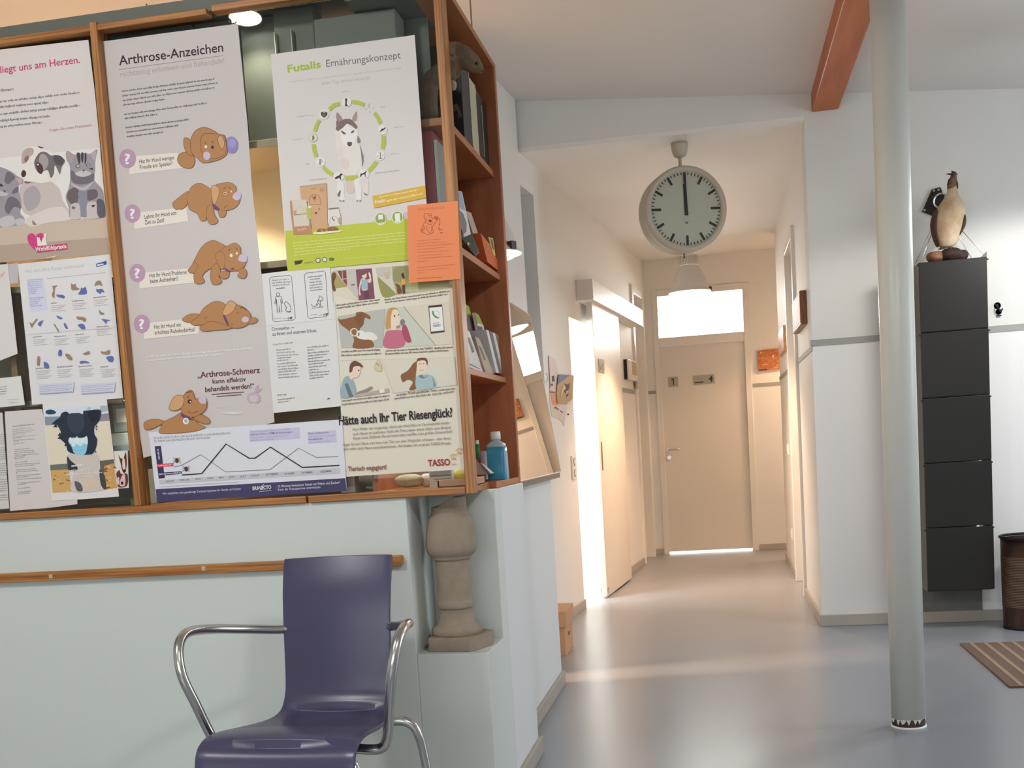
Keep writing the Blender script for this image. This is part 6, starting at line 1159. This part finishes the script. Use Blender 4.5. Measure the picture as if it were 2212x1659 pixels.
s.poly([(1756, 258), (2048, 238), (2054, 362), (1762, 378)], (188, 182, 204)).text('Neue Zeckenarten', (1756, 282), (1972, 266), 20, (98, 86, 130), 0.01).words((1760, 312), (2040, 294), 13, (160, 152, 186)).text('Auwaldzecke,', (1758, 342), (1912, 332), 18, (92, 80, 126), 0.015).words((1764, 372), (1990, 356), 13, (160, 152, 186))
s.poly([(164, 404), (228, 400), (268, 730), (206, 740)], (56, 52, 82)).poly([(190, 590), (356, 578), (360, 610), (194, 622)], (204, 66, 84)).words((198, 612), (344, 600), 15, (238, 180, 190)).poly([(202, 680), (442, 664), (446, 690), (206, 712)], (52, 48, 76)).words((210, 700), (434, 684), 14, (206, 204, 220)).poly([(204, 712), (268, 708), (270, 734), (206, 740)], (52, 48, 76))
for k in range(8): s.ell((198 + k * 1.8, 438 + k * 14), 9, 4.5, (200, 198, 214))
s.poly([(210, 756), (2086, 628), (2090, 684), (216, 796)], (186, 184, 188))
for x, t_, y in ((278, 'JANUAR', 778), (424, 'FEBRUAR', 766), (590, 'MÄRZ', 754), (708, 'APRIL', 748), (834, 'MAI', 740), (936, 'JUNI', 734), (1052, 'JULI', 728), (1166, 'AUGUST', 720), (1318, 'SEPTEMBER', 708), (1512, 'OKTOBER', 700), (1690, 'NOVEMBER', 690), (1886, 'DEZEMBER', 678)):
    w = 14.5 * len(t_) + 2; s.text(t_, (x, y), (x + w, y - w * .068), 19, (104, 100, 108), 0.01)
s.words((222, 828), (1040, 778), 9, (170, 168, 176))
s.line([(362, 614), (434, 606), (642, 490), (900, 670), (1362, 646), (1658, 422), (1842, 520), (2070, 508)], 6, (128, 124, 128)).line([(446, 702), (652, 688), (904, 380), (1146, 528), (1208, 526), (1366, 412), (1698, 624), (2082, 602)], 12, (44, 42, 52))
for cx, cy in ((394, 552), (490, 640)):
    s.ell((cx, cy), 17, 26, (92, 44, 40))
    for a in (-1, 1):
        for dy in (-24, -4, 16): s.line([(cx + a * 12, cy + dy * .5), (cx + a * 30, cy + dy * 1.1 - 4), (cx + a * 36, cy + dy * 1.3 + 6)], 4.5, (70, 46, 42))
s.text('Wir empfehlen eine ganzjährige Zeckenprophylaxe für Hunde und Katzen', (246, 908), (1058, 856), 24, (206, 202, 222)).text('BRAVECTO', (1182, 860), (1376, 846), 38, (226, 224, 234), 0.02).line([(1252, 874), (1376, 864)], 4, (206, 202, 222)).line([(1268, 858), (1296, 798)], 6, (226, 224, 234))
s.line([(1424, 824), (1430, 832), (1438, 816)], 5, (206, 70, 96)).line([(1426, 856), (1432, 864), (1440, 848)], 5, (206, 70, 96)).text('12 Wochen lückenloser Schutz vor Flöhen und Zecken*', (1448, 832), (2092, 790), 24, (216, 212, 228), 0.006).text('Kann die Therapietreue unterstützen', (1448, 866), (1886, 838), 24, (206, 202, 222), 0.006); s.done()
# --- cat sheet
s = Sheet('poster', YQ - 0.0010, [(38.4, 570.2), (140, 560), (236.5, 548.9), (252, 705), (266, 860), (167, 868), (69.3, 874.3), (55, 730)], (208, 205, 204), 'white sheet of small brown and blue cat sketches with lilac text boxes', 'poster', up=(-0.09, -1))
s.org(40, 560, 9.217)
s.text('Hat sich Ihre Katze verändert?', (138, 274), (1300, 158), 70, (178, 172, 172)).poly([(1538, 92), (1748, 30), (1756, 104), (1556, 160)], (56, 84, 138)).poly([(1555, 100), (1690, 82), (1696, 108), (1570, 138)], (196, 204, 218)).words((566, 392), (1735, 270), 16, (150, 144, 146))
s.poly([(160, 400), (490, 378), (590, 1020), (230, 1040)], (196, 196, 212))
for i in range(14):
    if i == 8: continue
    s.words((172 + 5 * i, 424 + 40 * i), (172 + 5 * i + (310, 290, 275, 265, 268, 190, 165, 120, 0, 280, 220, 190, 160, 240)[i], 404 + 40 * i), 20, (142, 142, 178), i)
BC, BU = (150, 122, 96), (92, 104, 160)
for col, pts in ((BC, [(672, 535), (700, 530), (760, 522), (775, 530), (730, 570), (720, 660), (715, 765), (690, 765), (660, 700), (690, 620)]), (BU, [(750, 700), (780, 705), (880, 710), (922, 745), (900, 785), (860, 770), (780, 750)]), (BC, [(1050, 480), (1075, 500), (1110, 500), (1135, 485), (1150, 550), (1205, 580), (1200, 605), (1060, 610)]), (BU, [(1195, 700), (1230, 620), (1250, 560), (1280, 580), (1330, 550), (1350, 600), (1350, 690)]), (BC, [(1515, 530), (1550, 440), (1630, 430), (1660, 500), (1672, 540), (1600, 510)]), (BU, [(1545, 590), (1580, 600), (1660, 590), (1705, 640), (1700, 660), (1650, 650), (1640, 690), (1560, 650)]),
    (BC, [(215, 1245), (270, 1280), (350, 1185), (378, 1205), (320, 1280), (270, 1360), (250, 1350)]), (BU, [(385, 1300), (410, 1250), (485, 1215), (490, 1230), (440, 1330), (425, 1335)]), (BU, [(752, 1130), (790, 1130), (870, 1170), (860, 1195), (800, 1185)]), (BC, [(700, 1295), (730, 1300), (770, 1370), (800, 1400), (800, 1465), (760, 1400)]), (BU, [(900, 1290), (930, 1275), (980, 1360), (975, 1385), (940, 1380)]), (BC, [(1150, 1140), (1180, 1140), (1290, 1150), (1350, 1200), (1310, 1250), (1260, 1210), (1180, 1200)]), (BU, [(1180, 1310), (1250, 1285), (1310, 1310), (1325, 1395), (1260, 1395)]), (BC, [(1600, 1010), (1650, 1050), (1710, 1080), (1670, 1105), (1620, 1090)]), (BU, [(1650, 1190), (1720, 1195), (1825, 1215), (1760, 1235), (1745, 1290), (1700, 1240)])): s.blob(pts, col)
for x, y, w in ((648, 882, 120), (1066, 842, 232), (1490, 768, 255), (284, 1556, 176), (710, 1548, 238), (1130, 1508, 166), (1548, 1354, 246)):
    s.words((x, y), (x + w, y - w * .09), 18, (110, 104, 106))
    for i in range(4): s.words((x + 6 * i, y + 52 + 36 * i), (x + 290 - 40 * (i % 3), y + 30 + 36 * i), 13, (170, 166, 168), i)
s.org(0, 540, 2.812)
for x, y, w in ((216, 722, 82), (346, 714, 96), (478, 710, 78), (610, 712, 46)):
    s.words((x, y), (x + w, y - w * .09), 6, (110, 104, 106))
    for i in range(5): s.words((x + 2 * i, y + 16 + 11 * i), (x + 92 - 12 * (i % 3), y + 10 + 11 * i), 4.5, (170, 166, 168), i)
for col, pts in ((BC, [(228, 648), (240, 650), (238, 700), (224, 695)]), (BU, [(266, 680), (290, 690), (294, 716), (272, 715)]), (BU, [(356, 610), (372, 608), (372, 640), (354, 640)]), (BC, [(396, 632), (420, 634), (438, 662), (424, 668), (404, 652)]), (BC, [(505, 628), (540, 615), (540, 632), (510, 634)]), (BU, [(486, 676), (520, 674), (544, 686), (510, 684), (490, 690)]), (BC, [(612, 616), (640, 618), (664, 605), (660, 632), (620, 630)]), (BU, [(646, 650), (684, 645), (684, 676), (660, 676)])): s.blob(pts, col)
for x in (238, 488):
    s.poly([(x, 816), (x + 212, 800), (x + 206, 862), (x + 2, 876)], (196, 196, 210))
    for i in range(5): s.words((x + 6, 830 + 11 * i), (x + 200 - 20 * (i % 2), 818 + 11 * i), 5.5, (150, 150, 182), i)
s.line([(165, 512), (708, 466)], 2, (190, 186, 188)); s.done()
# --- masked dog picture
s = Sheet('picture_print', YQ - 0.0022, [(91.8, 872.7), (230.5, 862.5), (244, 968), (257.1, 1072.6), (185, 1078), (112.1, 1082), (102, 980)], (210, 206, 204), 'printed photo of black and white dog wearing a pale blue face mask', 'print', up=(-0.09, -1))
s.org(80, 850, 6.379)
s.poly([(95, 205), (970, 155), (1000, 375), (112, 440)], (200, 206, 214)).poly([(105, 320), (310, 315), (330, 430), (112, 440)], (126, 138, 150)).poly([(860, 290), (990, 270), (1000, 375), (820, 392)], (138, 128, 140)).blob([(120, 240), (190, 222), (258, 250), (240, 282), (140, 285)], (44, 66, 92)).poly([(870, 170), (970, 165), (975, 240), (870, 260)], (160, 170, 170)).blob([(690, 200), (720, 185), (740, 205), (730, 235), (690, 235)], (150, 186, 206))
s.poly([(112, 440), (350, 430), (420, 960), (170, 975)], (212, 200, 178)).poly([(800, 392), (1000, 375), (1052, 905), (830, 925)], (212, 200, 178)).poly([(178, 985), (430, 965), (440, 1060), (185, 1070)], (104, 108, 98)).poly([(860, 930), (1055, 905), (1075, 1030), (870, 1110)], (96, 90, 80)).poly([(185, 1060), (440, 1045), (480, 1350), (215, 1372)], (196, 156, 98)).poly([(925, 1000), (1055, 960), (1105, 1300), (940, 1325)], (190, 148, 90))
rg = random.Random(11)
for k in range(26):
    x, y = (rg.uniform(200, 450), rg.uniform(1060, 1350)) if k % 2 else (rg.uniform(940, 1070), rg.uniform(980, 1300)); s.ell((x, y), rg.uniform(14, 34), rg.uniform(5, 10), rg.choice([(128, 78, 44), (214, 178, 122), (110, 66, 40), (206, 160, 96)]), rg.uniform(-.6, .9))
s.blob([(420, 860), (520, 800), (700, 800), (840, 850), (870, 1000), (870, 1200), (900, 1330), (480, 1350), (500, 1100), (430, 1000)], (194, 184, 176)).blob([(415, 870), (470, 930), (550, 1000), (545, 1060), (440, 1060), (420, 980)], (56, 52, 58)).blob([(520, 1210), (600, 1240), (630, 1340), (560, 1345), (530, 1290)], (92, 88, 90)).blob([(640, 1160), (800, 1160), (830, 1280), (660, 1320)], (204, 182, 166)).blob([(860, 1050), (930, 1130), (950, 1320), (880, 1260)], (70, 66, 62))
s.blob([(235, 390), (310, 330), (340, 270), (410, 250), (460, 290), (560, 265), (630, 285), (640, 240), (700, 235), (870, 225), (870, 330), (840, 400), (790, 460), (790, 560), (830, 640), (800, 780), (740, 840), (560, 840), (430, 800), (395, 700), (310, 610), (330, 540), (280, 440)], (40, 48, 60)).blob([(420, 300), (560, 270), (640, 320), (640, 480), (540, 560), (440, 480)], (52, 62, 76)).blob([(700, 260), (840, 240), (850, 330), (760, 400)], (34, 38, 48))
s.blob([(432, 660), (462, 612), (520, 606), (600, 612), (662, 606), (698, 660), (690, 740), (664, 830), (585, 848), (510, 820), (478, 740)], (134, 190, 210))
s.blob([(432, 655), (455, 600), (480, 622), (535, 612), (548, 585), (572, 614), (640, 612), (684, 588), (700, 655), (688, 700), (640, 690), (600, 725), (540, 700), (500, 735), (470, 690)], (206, 222, 230)).curve([(490, 680), (560, 700), (660, 670)], 7, (176, 200, 212)).curve([(500, 770), (580, 790), (665, 760)], 6, (116, 172, 196))
for x, y, dx in ((250, 400, -50), (262, 440, -40), (318, 560, -36), (322, 600, -40), (400, 700, -26), (800, 440, 36), (800, 480, 30), (790, 790, 30), (740, 845, 10)): s.poly([(x, y - 26), (x + dx, y + 22), (x + 16, y + 26)], (40, 48, 60))
s.words((475, 1012), (660, 990), 34, (232, 226, 222)).words((440, 1075), (540, 1062), 24, (214, 206, 202)).words((560, 1072), (720, 1050), 26, (214, 206, 202)).words((400, 1130), (900, 1095), 24, (218, 210, 204)).words((520, 1165), (760, 1150), 18, (214, 204, 198)); s.done()
# --- bull terrier strip
s = Sheet('picture_print', YQ - 0.0008, [(246.2, 974.6), (276, 973), (278.3, 1053.8), (254, 1055.4)], (210, 204, 194), 'narrow print of two brown and white bull terriers right of the masked dog', 'print')
s.org(80, 850, 6.379)
s.blob([(1120, 840), (1150, 890), (1190, 890), (1222, 810), (1235, 900), (1235, 1000), (1215, 1090), (1180, 1080), (1150, 960)], (96, 44, 38)).blob([(1180, 900), (1205, 900), (1220, 1040), (1200, 1070), (1175, 1000)], (214, 192, 184)).ell((1208, 1065), 18, 22, (44, 26, 26)).blob([(1088, 1110), (1135, 1055), (1160, 1110), (1245, 1110), (1240, 1270), (1120, 1290), (1100, 1180)], (96, 44, 38)).blob([(1150, 1180), (1190, 1110), (1215, 1140), (1210, 1270), (1140, 1270)], (206, 176, 172)).ell((1172, 1235), 18, 22, (44, 26, 26)).blob([(1098, 1180), (1130, 1150), (1130, 1250), (1105, 1240)], (206, 180, 174)); s.done()
# --- letters at the lower left
s = Sheet('letter', YQ - 0.0006, [(10, 889), (91, 883.5), (110, 980), (167, 1078), (167, 1089), (110, 1096.6), (30, 1103), (22, 1104)], (200, 192, 189), 'pinkish white letter with a long narrow text column left of the masked dog', 'letter', up=(-0.09, -1))
s.org(0, 860, 6.382); s.words((168, 398), (472, 366), 22, (132, 126, 124))
for i in range(36):
    if i in (9, 10, 17, 21, 28, 31, 33): continue
    y = 436 + 25.5 * i; x = 168 + 2.3 * i; s.words((x, y), (x + (260, 300, 240, 150, 290, 100, 280, 60, 130, 0, 0, 200, 250, 260, 310, 130, 110, 0, 150, 320, 240, 0, 250, 280, 0, 310, 150, 320, 0, 300, 110, 0, 160, 0, 180, 140)[i % 36] + 20, y - 22), 13, (156, 150, 148), i)
s.done()
s = Sheet('letter', YQ + 0.0002, [(-160, 910), (5, 891), (20, 1098), (-160, 1116)], (196, 190, 186), 'grey white letter cut by the left frame edge beside the pinkish one', 'letter')
s.org(0, 860, 6.382)
for i in range(30):
    if i % 7 == 5: continue
    y = 500 + 31 * i; s.words((-600, y + 60), (55 + 2.2 * i, y), 13, (150, 146, 146), i)
s.done()
s = Sheet('poster', YQ - 0.0004, [(-170, 588), (16.4, 570), (28, 670), (38, 764), (0, 779), (-170, 842)], (204, 198, 194), 'plain pale poster with pink handwriting at the left frame edge', 'poster')
s.org(0, 560, 4.877); s.curve([(-20, 190), (0, 165), (14, 185), (20, 150), (34, 175), (36, 130), (50, 150)], 8, (206, 158, 160)).curve([(-10, 200), (16, 192), (40, 150)], 5, (206, 158, 160)); s.done()
s = Sheet('card', YQ - 0.0004, [(-170, 836), (45, 812), (53.7, 874.7), (0, 880), (-170, 896)], (206, 204, 198), 'small white card with three dark lines at the left frame edge', 'card')
s.org(0, 560, 4.877)
for y in (1345, 1370, 1394, 1420): s.words((-200, y + 18), (70, y), 10, (104, 98, 96), y)
s.words((80, 1482), (195, 1476), 8, (170, 168, 164)).words((95, 1518), (190, 1510), 10, (150, 148, 146)); s.done()
s = Sheet('paper_scrap', YQ + 0.0002, [(17, 571), (39, 568), (39.5, 611), (22.5, 613)], (178, 172, 174), 'small grey paper scrap between the pink handwriting poster and cat sheet', 'paper'); s.done()
# --- orange flyer across post
s = Sheet('flyer', YP - 0.0055, [(880, 444), (935, 439), (988.5, 434), (992, 530), (994.5, 603), (883.5, 611), (881, 520)], (222, 128, 82), 'orange flyer with dog sketch taped over the cabinet post', 'flyer', up=(-0.03, -1))
s.org(860, 420, 8.293); OI = (150, 74, 46)
s.text('WELPENSCHULE', (345, 292), (838, 250), 44, (190, 98, 62))
s.curve([(460, 400), (480, 350), (540, 340), (590, 350), (600, 400), (620, 440), (660, 400), (720, 410), (750, 480), (740, 550)], 9, OI).curve([(470, 400), (490, 480), (450, 540), (440, 580), (400, 650), (440, 670), (490, 700), (560, 715), (630, 670), (610, 600), (640, 540), (690, 480)], 9, OI).curve([(500, 420), (520, 500), (560, 540), (610, 520), (600, 460)], 8, OI).blob([(545, 465), (575, 450), (600, 475), (575, 500)], (112, 50, 32)).curve([(510, 560), (520, 640), (570, 690), (600, 620), (590, 570)], 7, OI).curve([(530, 390), (560, 370), (570, 410)], 10, OI).blob([(640, 410), (680, 390), (720, 430), (690, 470)], (176, 88, 54)).line([(400, 640), (480, 600), (410, 690)], 7, OI).curve([(450, 560), (470, 600), (450, 650)], 8, OI)
for x, y in ((740, 545), (730, 600), (738, 632), (770, 630), (762, 690), (788, 682)): s.ell((x, y), 11, 10, (140, 60, 40))
for x0, y0, x1, y1 in ((330, 836, 770, 804), (330, 884, 872, 848), (332, 936, 1000, 888), (334, 990, 850, 950), (336, 1044, 900, 1008), (336, 1108, 790, 1070), (340, 1154, 960, 1108), (342, 1206, 530, 1190), (346, 1316, 1010, 1258), (340, 1364, 900, 1320), (342, 1416, 480, 1404)): s.words((x0, y0), (x1, y1), 15, (200, 106, 68))
s.words((335, 1510), (780, 1484), 15, (168, 84, 54)); s.done()
